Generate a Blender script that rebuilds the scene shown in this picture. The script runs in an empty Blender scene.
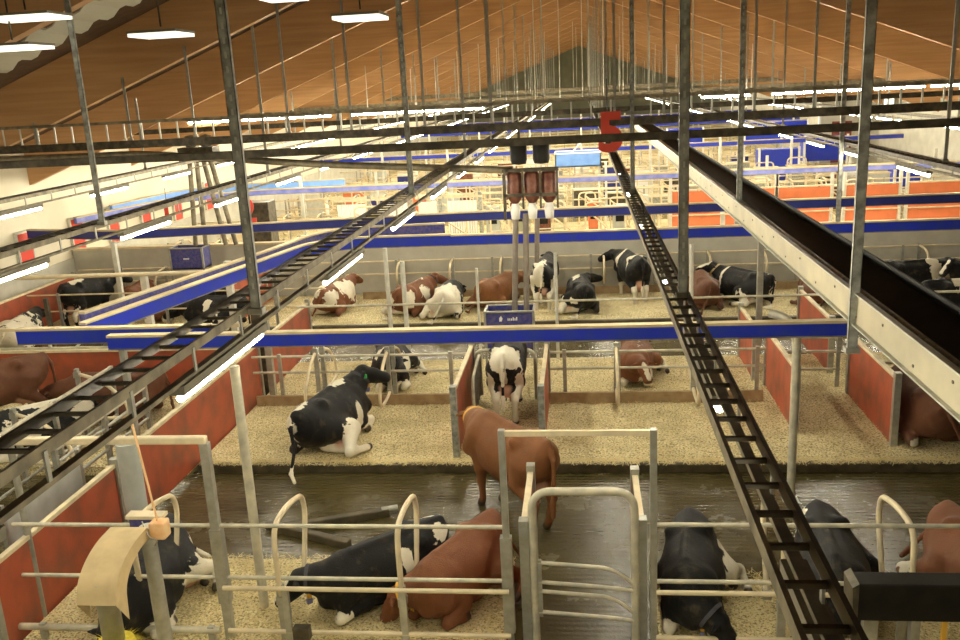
import bpy, math, random
import numpy as np
from mathutils import Vector, Matrix
random.seed(7)
sc = bpy.context.scene
COL = sc.collection
R = math.radians

# ------------------------------------------------------------------ camera
FPX = 891.0
CAM_Z = 6.0
def _n(v):
    v = np.array(v, float); return v / np.linalg.norm(v)
_F = _n([100, 240, -FPX]); _U = -_n([178, -3380, -FPX]); _U = _n(_U - _U.dot(_F) * _F); _R = np.cross(_F, _U)
def at(x, y, X=None, Y=None, Z=None):
    """point of the barn seen at photo position x, y on a plane of the building"""
    d = np.array([x - 480, -(y - 320), -FPX]); r = np.array([d @ _R, d @ _F, d @ _U])
    t = X / r[0] if X is not None else (Y / r[1] if Y is not None else (Z - CAM_Z) / r[2])
    p = r * t
    return (float(p[0]), float(p[1]), float(p[2] + CAM_Z))
cam = bpy.data.cameras.new('camera'); camo = bpy.data.objects.new('camera', cam); COL.objects.link(camo)
cam.sensor_width = 36.0; cam.lens = FPX * 36 / 960
m3 = Matrix(((_R[0], _R[1], _R[2]), (_F[0], _F[1], _F[2]), (_U[0], _U[1], _U[2])))
camo.matrix_world = Matrix.Translation((0, 0, CAM_Z)) @ m3.to_4x4()
cam.clip_start = 0.05; cam.clip_end = 400
sc.camera = camo

# ------------------------------------------------------------------ mesh builder
class MB:
    def __init__(s): s.v = []; s.f = []; s.sm = []
    def add(s, vs, fs, smooth=False):
        o = len(s.v); s.v += [tuple(map(float, p)) for p in vs]
        s.f += [tuple(i + o for i in f) for f in fs]; s.sm += [smooth] * len(fs); return s
    def box(s, x0, x1, y0, y1, z0, z1):
        vs = [(x, y, z) for x in (x0, x1) for y in (y0, y1) for z in (z0, z1)]
        return s.add(vs, [(0, 1, 3, 2), (4, 6, 7, 5), (0, 4, 5, 1), (2, 3, 7, 6), (0, 2, 6, 4), (1, 5, 7, 3)])
    def cbox(s, c, d): return s.box(c[0]-d[0]/2, c[0]+d[0]/2, c[1]-d[1]/2, c[1]+d[1]/2, c[2]-d[2]/2, c[2]+d[2]/2)
    def bar(s, a, b, w, h, up=(0, 0, 1)):
        a = Vector(a); b = Vector(b); d = (b - a).normalized(); u = Vector(up)
        if abs(d.dot(u)) > .95: u = Vector((0, 1, 0))
        r = d.cross(u).normalized(); u = r.cross(d)
        vs = [p + r * i * w / 2 + u * j * h / 2 for p in (a, b) for i, j in ((-1, -1), (1, -1), (1, 1), (-1, 1))]
        return s.add(vs, [(0, 1, 2, 3), (7, 6, 5, 4), (0, 4, 5, 1), (1, 5, 6, 2), (2, 6, 7, 3), (3, 7, 4, 0)])
    def tube(s, pts, r, n=8, cap=True):
        pts = [Vector(p) for p in pts]; m = len(pts)
        rs = r if isinstance(r, (list, tuple)) else [r] * m
        vs = []; prev = None
        for i, p in enumerate(pts):
            d = (pts[min(i + 1, m - 1)] - pts[max(i - 1, 0)]).normalized()
            if prev is None:
                u = Vector((0, 0, 1)) if abs(d.z) < .9 else Vector((1, 0, 0))
                a = d.cross(u).normalized()
            else:
                a = (prev - d * prev.dot(d)).normalized()
            prev = a; b = d.cross(a)
            for k in range(n):
                t = 2 * math.pi * k / n
                vs.append(p + (a * math.cos(t) + b * math.sin(t)) * rs[i])
        fs = [(i*n+k, i*n+(k+1) % n, (i+1)*n+(k+1) % n, (i+1)*n+k) for i in range(m-1) for k in range(n)]
        s.add(vs, fs, True)
        if cap:
            s.add([vs[k] for k in range(n)], [tuple(range(n))[::-1]]); s.add(vs[-n:], [tuple(range(n))])
        return s
    def lathe(s, c, prof, n=20):
        vs = [(c[0] + r * math.cos(2*math.pi*k/n), c[1] + r * math.sin(2*math.pi*k/n), c[2] + z) for r, z in prof for k in range(n)]
        m = len(prof)
        return s.add(vs, [(i*n+k, i*n+(k+1) % n, (i+1)*n+(k+1) % n, (i+1)*n+k) for i in range(m-1) for k in range(n)], True)
    def prism(s, poly, axis, a, b):
        def P(q, t): return (t, q[0], q[1]) if axis == 'x' else ((q[0], t, q[1]) if axis == 'y' else (q[0], q[1], t))
        n = len(poly); vs = [P(q, a) for q in poly] + [P(q, b) for q in poly]
        return s.add(vs, [tuple(range(n))[::-1], tuple(range(n, 2*n))] + [(k, (k+1) % n, n+(k+1) % n, n+k) for k in range(n)])
    def build(s, name, mat, parent=None, loc=None, bevel=0):
        me = bpy.data.meshes.new(name); me.from_pydata(s.v, [], s.f)
        me.polygons.foreach_set('use_smooth', s.sm); me.materials.append(mat); me.update()
        o = bpy.data.objects.new(name, me); COL.objects.link(o)
        if parent: o.parent = parent
        if loc: o.location = loc
        if bevel:
            b = o.modifiers.new('bevel', 'BEVEL'); b.width = bevel; b.segments = 2; b.limit_method = 'ANGLE'
        return o
def fillet(pts, r, n=5):
    pts = [Vector(p) for p in pts]; out = [pts[0]]
    for i in range(1, len(pts) - 1):
        a = pts[i-1] - pts[i]; b = pts[i+1] - pts[i]; rr = min(r, a.length * .49, b.length * .49)
        p0 = pts[i] + a.normalized() * rr; p1 = pts[i] + b.normalized() * rr
        for k in range(n + 1):
            t = k / n; out.append(p0 * (1-t)**2 + pts[i] * 2*t*(1-t) + p1 * t*t)
    return out + [pts[-1]]
def tag(o, label=None, cat=None, group=None, kind=None):
    if label: o['label'] = label
    if cat: o['category'] = cat
    if group: o['group'] = group
    if kind: o['kind'] = kind
    return o
def empty(name, loc=(0, 0, 0), rz=0):
    o = bpy.data.objects.new(name, None); COL.objects.link(o); o.location = loc; o.rotation_euler = (0, 0, rz)
    o.empty_display_size = .2; return o
def struct(o): o['kind'] = 'structure'; return o
def copy_tree(o, loc=None, rz=None, parent=None):
    c = o.copy(); COL.objects.link(c)
    if parent: c.parent = parent
    if loc is not None: c.location = loc
    if rz is not None: c.rotation_euler = (0, 0, rz)
    for ch in list(o.children): copy_tree(ch, parent=c)
    return c
ORD = ['first', 'second', 'third', 'fourth', 'fifth', 'sixth', 'seventh', 'eighth', 'ninth', 'tenth', 'eleventh', 'twelfth',
       'thirteenth', 'fourteenth', 'fifteenth', 'sixteenth', 'seventeenth', 'eighteenth', 'nineteenth', 'twentieth',
       'twenty-first', 'twenty-second', 'twenty-third', 'twenty-fourth', 'twenty-fifth', 'twenty-sixth', 'twenty-seventh', 'twenty-eighth']

# ------------------------------------------------------------------ materials
def mat(name, col, rough=.6, metal=0, col2=None, nscale=6, namt=1.0, bump=0, bscale=40, stretch=None, emit=None, spec=.5, rough2=None, detail=6, lo=.35, hi=.65):
    m = bpy.data.materials.new(name); m.use_nodes = True; nt = m.node_tree; nd = nt.nodes; lk = nt.links
    b = nd['Principled BSDF']; b.inputs['Base Color'].default_value = (*col, 1)
    b.inputs['Roughness'].default_value = rough; b.inputs['Metallic'].default_value = metal
    b.inputs['Specular IOR Level'].default_value = spec
    tc = nd.new('ShaderNodeTexCoord'); mp = nd.new('ShaderNodeMapping'); lk.new(tc.outputs['Object'], mp.inputs[0])
    if stretch: mp.inputs['Scale'].default_value = stretch
    if col2:
        n = nd.new('ShaderNodeTexNoise'); n.inputs['Scale'].default_value = nscale; n.inputs['Detail'].default_value = detail
        lk.new(mp.outputs[0], n.inputs['Vector'])
        r = nd.new('ShaderNodeValToRGB'); r.color_ramp.elements[0].position = lo; r.color_ramp.elements[1].position = hi
        r.color_ramp.elements[0].color = (*col, 1); r.color_ramp.elements[1].color = (*col2, 1)
        lk.new(n.outputs['Fac'], r.inputs[0]); lk.new(r.outputs[0], b.inputs['Base Color'])
        if rough2 is not None:
            mr = nd.new('ShaderNodeMapRange'); mr.inputs[1].default_value = lo; mr.inputs[2].default_value = hi
            mr.inputs[3].default_value = rough; mr.inputs[4].default_value = rough2
            lk.new(n.outputs['Fac'], mr.inputs[0]); lk.new(mr.outputs[0], b.inputs['Roughness'])
    if bump:
        n2 = nd.new('ShaderNodeTexNoise'); n2.inputs['Scale'].default_value = bscale; n2.inputs['Detail'].default_value = 4
        lk.new(mp.outputs[0], n2.inputs['Vector']); bp = nd.new('ShaderNodeBump'); bp.inputs['Strength'].default_value = bump
        bp.inputs['Distance'].default_value = .02
        lk.new(n2.outputs['Fac'], bp.inputs['Height']); lk.new(bp.outputs[0], b.inputs['Normal'])
    if emit:
        b.inputs['Emission Color'].default_value = (*emit[0], 1); b.inputs['Emission Strength'].default_value = emit[1]
    return m
M = {}
M['galv'] = mat('galvanised steel', (.47, .47, .42), .42, .55, (.36, .35, .29), 9, bump=.1, bscale=30)
M['pipe'] = mat('dusty galvanised pipe', (.66, .61, .45), .5, .15, (.45, .43, .34), 7)
M['cream'] = mat('cream dusty steel', (.78, .66, .42), .6, 0, (.62, .53, .36), 5)
M['dark'] = mat('dark cable tray steel', (.05, .042, .03), .45, .4, (.12, .1, .065), 8)
M['tray'] = mat('dusty tray steel', (.3, .26, .17), .5, .4, (.15, .13, .09), 6)
M['strut'] = mat('grey strut steel', (.46, .47, .41), .45, .3, (.22, .22, .19), 12)
M['black'] = mat('black rubber', (.005, .0045, .004), .6, 0, (.014, .012, .008), 4, spec=.25)
M['blue'] = mat('blue painted steel', (.012, .03, .46), .35, .05, (.02, .045, .36), 5)
M['hopperpipe'] = mat('brownish grey pipe', (.27, .23, .19), .5, .2, (.2, .17, .14), 5)
M['navy'] = mat('navy paint', (.012, .02, .17), .5, 0, (.02, .03, .2), 3)
M['litblue'] = mat('lit blue paint', (.13, .17, .55), .45, 0, (.25, .27, .6), 3)  # lighter blue puts the lamplight on the rail into its paint colour
M['dullblue'] = mat('dusty blue paint', (.03, .035, .22), .5, 0, (.1, .09, .2), 14)
M['lightblue'] = mat('light blue plastic', (.16, .34, .8), .5, 0, (.2, .4, .85), 4)
M['red'] = mat('red plywood', (.42, .09, .04), .5, 0, (.24, .075, .04), 2.6, bump=.08, detail=9, lo=.42, hi=.7)
M['orange'] = mat('orange red panel', (.72, .2, .08), .55, 0, (.6, .17, .07), 2)
M['hatch'] = mat('bright red hatch', (.75, .06, .03), .5)
M['digit'] = mat('red sign paint', (.8, .085, .05), .5)
M['rust'] = mat('red brown hopper', (.10, .025, .012), .5, .1, (.2, .075, .04), 9)
M['concrete'] = mat('grey concrete wall', (.56, .54, .45), .8, 0, (.47, .45, .37), 2.0, bump=.15)
M['cwall'] = mat('cream wall panel', (.8, .74, .58), .7, 0, (.72, .66, .5), .8)
M['board'] = mat('brisket board wood', (.3, .2, .1), .7, 0, (.42, .31, .17), 5)
M['sand'] = mat('dry sandy floor', (.85, .72, .42), .8, 0, (.72, .58, .33), 1.2)
M['tan'] = mat('tan painted flange', (.5, .4, .22), .55, 0, (.6, .5, .3), 5)
M['rubber'] = mat('dark kerb', (.05, .04, .02), .5, 0, (.11, .085, .045), 6)
M['wood'] = mat('glulam wood', (.54, .31, .135), .5, 0, (.45, .245, .10), 2.2, stretch=(.25, 1, 5))
M['deck'] = mat('brown roof deck', (.12, .07, .038), .8, 0, (.09, .05, .028), 5)
M['gable'] = mat('grey gable cladding', (.3, .31, .22), .8, 0, (.25, .26, .19), 1)
M['corr'] = mat('corrugated metal sheet', (.5, .49, .4), .5, .3)
M['plate'] = mat('dusty conveyor plate', (.38, .33, .22), .6, .1, (.3, .27, .19), 2.5)
M['hood'] = mat('dusty beige hood', (.6, .46, .24), .7, 0, (.5, .38, .2), 6)
M['yellow'] = mat('yellow bristles', (.8, .68, .05), .8, 0, (.65, .5, .03), 30, bump=1, bscale=90)
M['boxorange'] = mat('orange beige box', (.75, .42, .18), .6, 0, (.8, .55, .3), 12)
M['cord'] = mat('orange cord', (.8, .5, .25), .6)
M['white'] = mat('white plastic', (.85, .84, .78), .5)
M['whitepost'] = mat('whitish steel post', (.72, .72, .64), .45, .2, (.6, .6, .52), 6)
M['greypanel'] = mat('pale grey panel', (.5, .52, .48), .6, .1, (.42, .44, .4), 4)
M['tube'] = mat('glowing tube', (1, 1, 1), .5, emit=((1, .92, .71), 150))
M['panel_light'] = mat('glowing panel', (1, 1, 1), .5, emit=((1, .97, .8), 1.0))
M['housing'] = mat('lamp housing', (.22, .2, .15), .5, .2)
M['eye'] = mat('dark eye', (.01, .008, .006), .1)
M['collar'] = mat('woven collar', (.05, .05, .06), .7)
M['collar_y'] = mat('orange collar band', (.75, .42, .05), .6)
M['medal'] = mat('blue grey tag', (.2, .2, .38), .4)
M['eartag'] = mat('green ear tag', (.05, .5, .12), .5)
M['eartagy'] = mat('yellow ear tag', (.85, .65, .08), .5)

def straw_mat():
    m = bpy.data.materials.new('straw bedding'); m.use_nodes = True; nt = m.node_tree; nd = nt.nodes; lk = nt.links
    b = nd['Principled BSDF']; b.inputs['Roughness'].default_value = .9; b.inputs['Specular IOR Level'].default_value = .2
    tc = nd.new('ShaderNodeTexCoord')
    def noise(s, d=6):
        n = nd.new('ShaderNodeTexNoise'); n.inputs['Scale'].default_value = s; n.inputs['Detail'].default_value = d
        lk.new(tc.outputs['Object'], n.inputs['Vector']); return n
    a = noise(34, 9); r = nd.new('ShaderNodeValToRGB')
    e = r.color_ramp.elements; e[0].position = .36; e[0].color = (.3, .23, .1, 1); e[1].position = .55; e[1].color = (.86, .75, .45, 1)
    lk.new(a.outputs['Fac'], r.inputs[0])
    c = noise(1.7, 5); r2 = nd.new('ShaderNodeValToRGB'); e = r2.color_ramp.elements
    e[0].position = .3; e[0].color = (.66, .62, .55, 1); e[1].position = .55; e[1].color = (1, 1, 1, 1)
    lk.new(c.outputs['Fac'], r2.inputs[0])
    mx = nd.new('ShaderNodeMix'); mx.data_type = 'RGBA'; mx.blend_type = 'MULTIPLY'; mx.inputs[0].default_value = .8
    lk.new(r.outputs[0], mx.inputs[6]); lk.new(r2.outputs[0], mx.inputs[7]); lk.new(mx.outputs[2], b.inputs['Base Color'])
    bp = nd.new('ShaderNodeBump'); bp.inputs['Strength'].default_value = .9; bp.inputs['Distance'].default_value = .03
    lk.new(a.outputs['Fac'], bp.inputs['Height']); lk.new(bp.outputs[0], b.inputs['Normal'])
    return m
M['straw'] = straw_mat()
M['strawbit'] = mat('loose straw', (.8, .68, .36), .8, 0, (.6, .47, .2), 3)
def alley_mat():
    m = bpy.data.materials.new('wet grooved concrete'); m.use_nodes = True; nt = m.node_tree; nd = nt.nodes; lk = nt.links
    b = nd['Principled BSDF']
    tc = nd.new('ShaderNodeTexCoord')
    mp = nd.new('ShaderNodeMapping'); lk.new(tc.outputs['Object'], mp.inputs[0])
    n = nd.new('ShaderNodeTexNoise'); n.inputs['Scale'].default_value = 1.3; n.inputs['Detail'].default_value = 7; n.inputs['Roughness'].default_value = .62
    lk.new(mp.outputs[0], n.inputs['Vector'])
    r = nd.new('ShaderNodeValToRGB'); e = r.color_ramp.elements
    e[0].position = .28; e[0].color = (.055, .044, .015, 1); e[1].position = .8; e[1].color = (.105, .084, .034, 1)
    lk.new(n.outputs['Fac'], r.inputs[0]); lk.new(r.outputs[0], b.inputs['Base Color'])
    mr = nd.new('ShaderNodeMapRange'); mr.inputs[1].default_value = .3; mr.inputs[2].default_value = .75; mr.inputs[3].default_value = .17; mr.inputs[4].default_value = .33
    lk.new(n.outputs['Fac'], mr.inputs[0]); lk.new(mr.outputs[0], b.inputs['Roughness'])
    w = nd.new('ShaderNodeTexWave'); w.bands_direction = 'Y'; w.inputs['Scale'].default_value = 3.2; w.inputs['Distortion'].default_value = .25
    lk.new(mp.outputs[0], w.inputs['Vector'])
    n2 = nd.new('ShaderNodeTexNoise'); n2.inputs['Scale'].default_value = 26; n2.inputs['Detail'].default_value = 6; lk.new(mp.outputs[0], n2.inputs['Vector'])
    ad = nd.new('ShaderNodeMath'); ad.operation = 'MULTIPLY_ADD'; ad.inputs[1].default_value = .45
    lk.new(w.outputs['Fac'], ad.inputs[0]); lk.new(n2.outputs['Fac'], ad.inputs[2])
    bp = nd.new('ShaderNodeBump'); bp.inputs['Strength'].default_value = .34; bp.inputs['Distance'].default_value = .012
    lk.new(ad.outputs[0], bp.inputs['Height']); lk.new(bp.outputs[0], b.inputs['Normal'])
    return m
M['alley'] = alley_mat()
def cow_mat(name, base, base2, white=(.84, .78, .62), skin=(.62, .36, .25)):
    m = bpy.data.materials.new(name); m.use_nodes = True; nt = m.node_tree; nd = nt.nodes; lk = nt.links
    b = nd['Principled BSDF']; b.inputs['Roughness'].default_value = .55; b.inputs['Specular IOR Level'].default_value = .17
    tc = nd.new('ShaderNodeTexCoord')
    def noise(s, d=4):
        n = nd.new('ShaderNodeTexNoise'); n.inputs['Scale'].default_value = s; n.inputs['Detail'].default_value = d
        lk.new(tc.outputs['Object'], n.inputs['Vector']); return n
    def attr(a):
        x = nd.new('ShaderNodeAttribute'); x.attribute_name = a; return x
    def math_(op, a, bb):
        x = nd.new('ShaderNodeMath'); x.operation = op
        for i, q in enumerate((a, bb)):
            if isinstance(q, (int, float)): x.inputs[i].default_value = q
            else: lk.new(q, x.inputs[i])
        return x.outputs[0]
    def mix(f, a, bb):
        x = nd.new('ShaderNodeMix'); x.data_type = 'RGBA'
        for i, q in ((0, f), (6, a), (7, bb)):
            if isinstance(q, tuple): x.inputs[i].default_value = (*q, 1)
            elif isinstance(q, (int, float)): x.inputs[i].default_value = q
            else: lk.new(q, x.inputs[i])
        return x.outputs[2]
    n = noise(5.5, 7); n.inputs['Distortion'].default_value = .6; wv = math_('ADD', attr('white').outputs['Fac'], math_('MULTIPLY', math_('SUBTRACT', n.outputs['Fac'], .5), 1.7))
    ss = nd.new('ShaderNodeMapRange'); ss.inputs[1].default_value = -.02; ss.inputs[2].default_value = .04; lk.new(wv, ss.inputs[0])
    nb = noise(5, 8); nf = noise(60, 6)
    coat = mix(nb.outputs['Fac'], base, base2)
    wcol = mix(nf.outputs['Fac'], white, tuple(c * .8 for c in white))
    c = mix(ss.outputs[0], coat, wcol)
    c = mix(attr('skin').outputs['Fac'], c, skin)
    c = mix(attr('hoof').outputs['Fac'], c, (.06, .045, .03))
    dirt = noise(7, 6); dm = nd.new('ShaderNodeMapRange'); dm.inputs[1].default_value = .56; dm.inputs[2].default_value = .72; dm.inputs[4].default_value = .16
    lk.new(dirt.outputs['Fac'], dm.inputs[0])
    c = mix(dm.outputs[0], c, (.25, .19, .09))
    lk.new(c, b.inputs['Base Color'])
    bp = nd.new('ShaderNodeBump'); bp.inputs['Strength'].default_value = .6; bp.inputs['Distance'].default_value = .012
    lk.new(nf.outputs['Fac'], bp.inputs['Height']); lk.new(bp.outputs[0], b.inputs['Normal'])
    return m
M['bw'] = cow_mat('black and white coat', (.007, .007, .008), (.018, .018, .018))
M['rb'] = cow_mat('red brown coat', (.135, .05, .022), (.22, .085, .037))
M['db'] = cow_mat('dark brown coat', (.095, .04, .022), (.15, .062, .033))
M['ob'] = cow_mat('bright chestnut coat', (.155, .062, .024), (.26, .112, .045))

# ------------------------------------------------------------------ cows
def smin(a, b, k):
    h = np.clip(.5 + .5 * (b - a) / k, 0, 1)
    return b * (1 - h) + a * h - k * h * (1 - h)
def surface_nets(val, org, g):
    nx, ny, nz = val.shape; ins = val < 0
    acc = np.zeros((nx-1, ny-1, nz-1, 3)); cnt = np.zeros((nx-1, ny-1, nz-1))
    cor = [(i, j, k) for i in (0, 1) for j in (0, 1) for k in (0, 1)]
    def sub(c): return (slice(c[0], nx-1+c[0]), slice(c[1], ny-1+c[1]), slice(c[2], nz-1+c[2]))
    for c in cor:
        for ax in range(3):
            if c[ax] == 1: continue
            d = list(c); d[ax] = 1; d = tuple(d)
            a = val[sub(c)]; b = val[sub(d)]; x = (a < 0) != (b < 0)
            with np.errstate(divide='ignore', invalid='ignore'):
                t = np.where(x, a / (a - b), 0)
            for q in range(3):
                acc[..., q] += np.where(x, c[q] + (t if q == ax else 0), 0)
            cnt += x
    act = cnt > 0; idx = -np.ones(act.shape, int); idx[act] = np.arange(act.sum())
    ijk = np.argwhere(act); V = (ijk + acc[act] / cnt[act][:, None]) * g + org
    F = []
    for ax in range(3):
        o1, o2 = [(1, 2), (2, 0), (0, 1)][ax]
        s0 = [slice(None)] * 3; s1 = [slice(None)] * 3; s0[ax] = slice(0, -1); s1[ax] = slice(1, None)
        x = ins[tuple(s0)] != ins[tuple(s1)]
        p = np.argwhere(x); ok = (p[:, o1] > 0) & (p[:, o2] > 0) & (p[:, o1] < val.shape[o1]-1) & (p[:, o2] < val.shape[o2]-1); p = p[ok]
        fl = ins[tuple(p.T)]
        e1 = np.zeros(3, int); e1[o1] = 1; e2 = np.zeros(3, int); e2[o2] = 1
        q = np.stack([idx[tuple((p - e1 - e2).T)], idx[tuple((p - e2).T)], idx[tuple(p.T)], idx[tuple((p - e1).T)]], 1)
        q[~fl] = q[~fl][:, ::-1]; F.append(q)
    return V, np.concatenate(F)
TR = np.array([  # x, centre z, half width, up, down
    [-.92, 1.20, .12, .15, .18], [-.86, 1.17, .19, .21, .27], [-.74, 1.12, .24, .27, .34], [-.50, 1.06, .275, .335, .36],
    [-.25, .99, .31, .38, .44], [.05, .96, .345, .40, .45], [.32, .97, .31, .41, .41], [.55, 1.0, .25, .40, .40], [.72, 1.02, .19, .34, .36], [.84, 1.03, .1, .2, .24]])
def cow_geo(pose='lie', side=1, yaw=0, pitch=20, hyaw=0, hpitch=-25, bend=0, roll=None, legs=(0, 0), g=.026, patches=(), whitelegs=True, tail='down', spread=1.0, nl=.44):
    lie = pose == 'lie'
    dz = -.56 if lie else 0
    if roll is None: roll = 9 if lie else 0
    ra = R(roll) * side
    ca, sa = math.cos(ra), math.sin(ra)
    def tw(p):  # trunk frame to cow frame
        x, y, z = p; y = y + bend * x * abs(x); zc = z - .9
        return np.array([x, y * ca - zc * sa, y * sa + zc * ca + .9 + dz])
    prims = []  # a, b, ra, rb, k, kind
    def cap(a, b, r1, r2, k=.05, kind=''): prims.append((np.array(a, float), np.array(b, float), r1, r2, k, kind))
    for s in (1, -1):
        cap(tw((-.44, .235*s, 1.30)), tw((-.40, .17*s, 1.30)), .05, .06, .13)     # hooks
        cap(tw((-.86, .10*s, 1.20)), tw((-.78, .09*s, 1.22)), .05, .06, .05)       # pins
        cap(tw((.50, .17*s, 1.12)), tw((.68, .20*s, .86)), .15, .12, .08)          # shoulder
    cap(tw((-.85, 0, 1.36)), tw((.45, 0, 1.37)), .03, .045, .07)                   # spine
    cap(tw((.3, 0, .72)), tw((.8, 0, .82)), .14, .10, .09)                         # brisket
    hoofs = []; low = []
    def chain(pts, rs, ks=.045, lowfrom=2):
        for i in range(len(pts)-1):
            cap(pts[i], pts[i+1], rs[i], rs[i+1], ks if i else .09)
            if i >= lowfrom: low.append((np.array(pts[i], float), np.array(pts[i+1], float)))
        hoofs.append(np.array(pts[-1], float))
    if not lie:
        for s, st in ((1, legs[0]), (-1, legs[1])):
            w = spread
            chain([tw((.50, .16*s, .85)), (.47+st*.3, .17*s*w, .62), (.50+st*.7, .155*s*w, .40), (.48+st, .15*s*w, .13), (.53+st, .15*s*w, .045)], [.13, .095, .058, .042, .06], lowfrom=2)
            chain([tw((-.60, .15*s, 1.0)), (-.50-st*.4, .21*s*w, .74), (-.76-st*.8, .17*s*w, .50), (-.70-st, .16*s*w, .14), (-.64-st, .16*s*w, .045)], [.2, .13, .062, .045, .062], lowfrom=2)
    else:
        s = side
        chain([tw((-.58, .12*s, .95)), (-.22, .40*s, .33), (-.62, .56*s, .13), (-.30, .66*s, .075), (-.20, .67*s, .06)], [.22, .145, .07, .048, .055], lowfrom=1)
        chain([tw((-.58, -.12*s, .95)), (-.30, -.33*s, .20), (-.62, -.36*s, .1)], [.2, .13, .08], lowfrom=9)
        chain([(-.5, .1*s, .12), (-.42, .42*s, .07), (-.34, .5*s, .06)], [.07, .05, .05], lowfrom=0)
        chain([tw((.48, .18*s, .85)), (.40, .27*s, .18), (.74, .25*s, .10), (.52, .33*s, .06), (.44, .34*s, .055)], [.13, .09, .068, .045, .052], lowfrom=2)
        chain([tw((.48, -.18*s, .85)), (.42, -.26*s, .18), (.76, -.24*s, .10), (.55, -.16*s, .06)], [.13, .09, .068, .045], lowfrom=2)
    # udder
    ud = tw((-.44, .0, .60)) if not lie else np.array([-.36, .30*side, .16])
    if not lie:
        cap(ud + [-.10, 0, .02], ud + [.08, 0, .05], .155, .15, .07, 'skin')
        for i in (-.12, .05):
            for j in (.07, -.07): cap(ud + [i, j, -.10], ud + [i, j, -.20], .024, .02, .02, 'skin')
    else: cap(ud, ud + [.1, .02*side, .02], .12, .11, .05, 'skin')
    # neck and head
    nb = tw((.62, 0, 1.10)); 
    yw, pt = R(yaw), R(pitch)
    nd = np.array([math.cos(yw)*math.cos(pt), math.sin(yw)*math.cos(pt), math.sin(pt)])
    mid = nb + nd * nl * .5 + np.array([.05, 0, 0]) * (1 if abs(yaw) < 90 else -1); poll = nb + nd * nl * 1.08
    cap(nb + [0, 0, -.05], mid, .235, .18, .14); cap(mid, poll, .18, .12, .08)
    hy, hp = R(yaw + hyaw), R(hpitch)
    hd = np.array([math.cos(hy)*math.cos(hp), math.sin(hy)*math.cos(hp), math.sin(hp)])
    hs = np.array([-math.sin(hy), math.cos(hy), 0]); hu = np.cross(hd, hs)
    cap(poll - hd*.02, poll + hd*.19, .112, .108, .04); cap(poll + hd*.16, poll + hd*.38, .100, .080, .04)
    cap(poll + hd*.39 - hu*.015 + hs*.035, poll + hd*.39 - hu*.015 - hs*.035, .072, .072, .03, 'muz')
    cap(poll + hd*.04 - hu*.09, poll + hd*.34 - hu*.06, .082, .055, .04)
    cap(poll + hu*.07 + hs*.05, poll + hu*.07 - hs*.05, .045, .045, .04)
    for s in (1, -1):
        cap(poll + hs*s*.09 + hu*.02, poll + hs*s*.165 + hu*.02 - hd*.01, .035, .045, .025, 'ear'); cap(poll + hs*s*.165 + hu*.02 - hd*.01, poll + hs*s*.245 + hu*.0, .045, .022, .02, 'ear')
    # tail
    if tail == 'down' and not lie:
        T = [tw((-.88, 0, 1.36)), (-.99, .0, 1.16), (-1.0, .01, .85), (-.98, .02, .58)]; rs = [.05, .035, .028, .028]
        for i in range(3): cap(T[i], T[i+1], rs[i], rs[i+1], .03)
        cap(T[3], (-.98, .02, .38), .045, .03, .03, 'switch')
    else:
        t0 = tw((-.88, 0, 1.34)); s2 = -side if tail == 'off' else side
        T = [t0, t0 + [-.10, .03*s2, -.20], np.array([-1.04, .10*s2, .28 if lie else .5]), np.array([-1.12, .22*s2, .06 if lie else .3])]
        if tail == 'off': T[3] = np.array([-1.2, .10*s2, -.02])
        for i in range(3): cap(T[i], T[i+1], .045 if i == 0 else .03, .028, .03)
        if tail == 'off': cap(T[3], np.array([-1.32, -.02*s2, -.09]), .03, .028, .03, 'switch')
        else: cap(T[3], T[3] + [.10, .14*s2, -.01], .04, .035, .03, 'switch')
    allp = np.array([p for q in prims for p in (q[0], q[1])])
    lo = allp.min(0) - .3; hi = allp.max(0) + .3
    lo = np.minimum(lo, [-1.1, -.5, -.05]); hi = np.maximum(hi, [1., .5, hi[2]])
    lo[2] = max(lo[2], -.18)
    dims = np.ceil((hi - lo) / g).astype(int) + 1
    X, Y, Z = [lo[i] + g * np.arange(dims[i]) for i in range(3)]
    gx, gy, gz = np.meshgrid(X, Y, Z, indexing='ij')
    # trunk
    def trunk(px, py, pz):
        zz = pz - .9 - dz; ty = py * ca + zz * sa; tz = -py * sa + zz * ca + .9
        ty = ty - bend * px * np.abs(px)
        zc, ry, ru, rd = [np.interp(px, TR[:, 0], TR[:, i]) for i in (1, 2, 3, 4)]
        if lie: ry = ry * 1.16
        dzz = tz - zc; rz = np.where(dzz > 0, ru, rd)
        e = np.where(dzz > 0, 1.85, 2.2)
        q = (np.abs(ty / ry) ** e + np.abs(dzz / rz) ** e) ** (1 / e)
        d = (q - 1) * np.minimum(ry, rz)
        ex = np.maximum(np.maximum(px - .84, -.92 - px), 0)
        return np.sqrt(np.maximum(d, 0) ** 2 + ex ** 2) + np.minimum(d, 0) * (ex == 0)
    val = trunk(gx, gy, gz)
    for a, b, r1, r2, k, kind in prims:
        bl = np.minimum(a, b) - max(r1, r2) - k - .12; bh = np.maximum(a, b) + max(r1, r2) + k + .12
        i0 = np.clip(((bl - lo) / g).astype(int), 0, dims - 1); i1 = np.clip(((bh - lo) / g).astype(int) + 1, 1, dims)
        sl = tuple(slice(i0[i], i1[i]) for i in range(3))
        px, py, pz = gx[sl], gy[sl], gz[sl]; ab = b - a; L = ab @ ab
        t = np.clip(((px - a[0]) * ab[0] + (py - a[1]) * ab[1] + (pz - a[2]) * ab[2]) / max(L, 1e-9), 0, 1)
        d = np.sqrt((px - a[0] - t*ab[0])**2 + (py - a[1] - t*ab[1])**2 + (pz - a[2] - t*ab[2])**2) - (r1 + (r2 - r1) * t)
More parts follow.
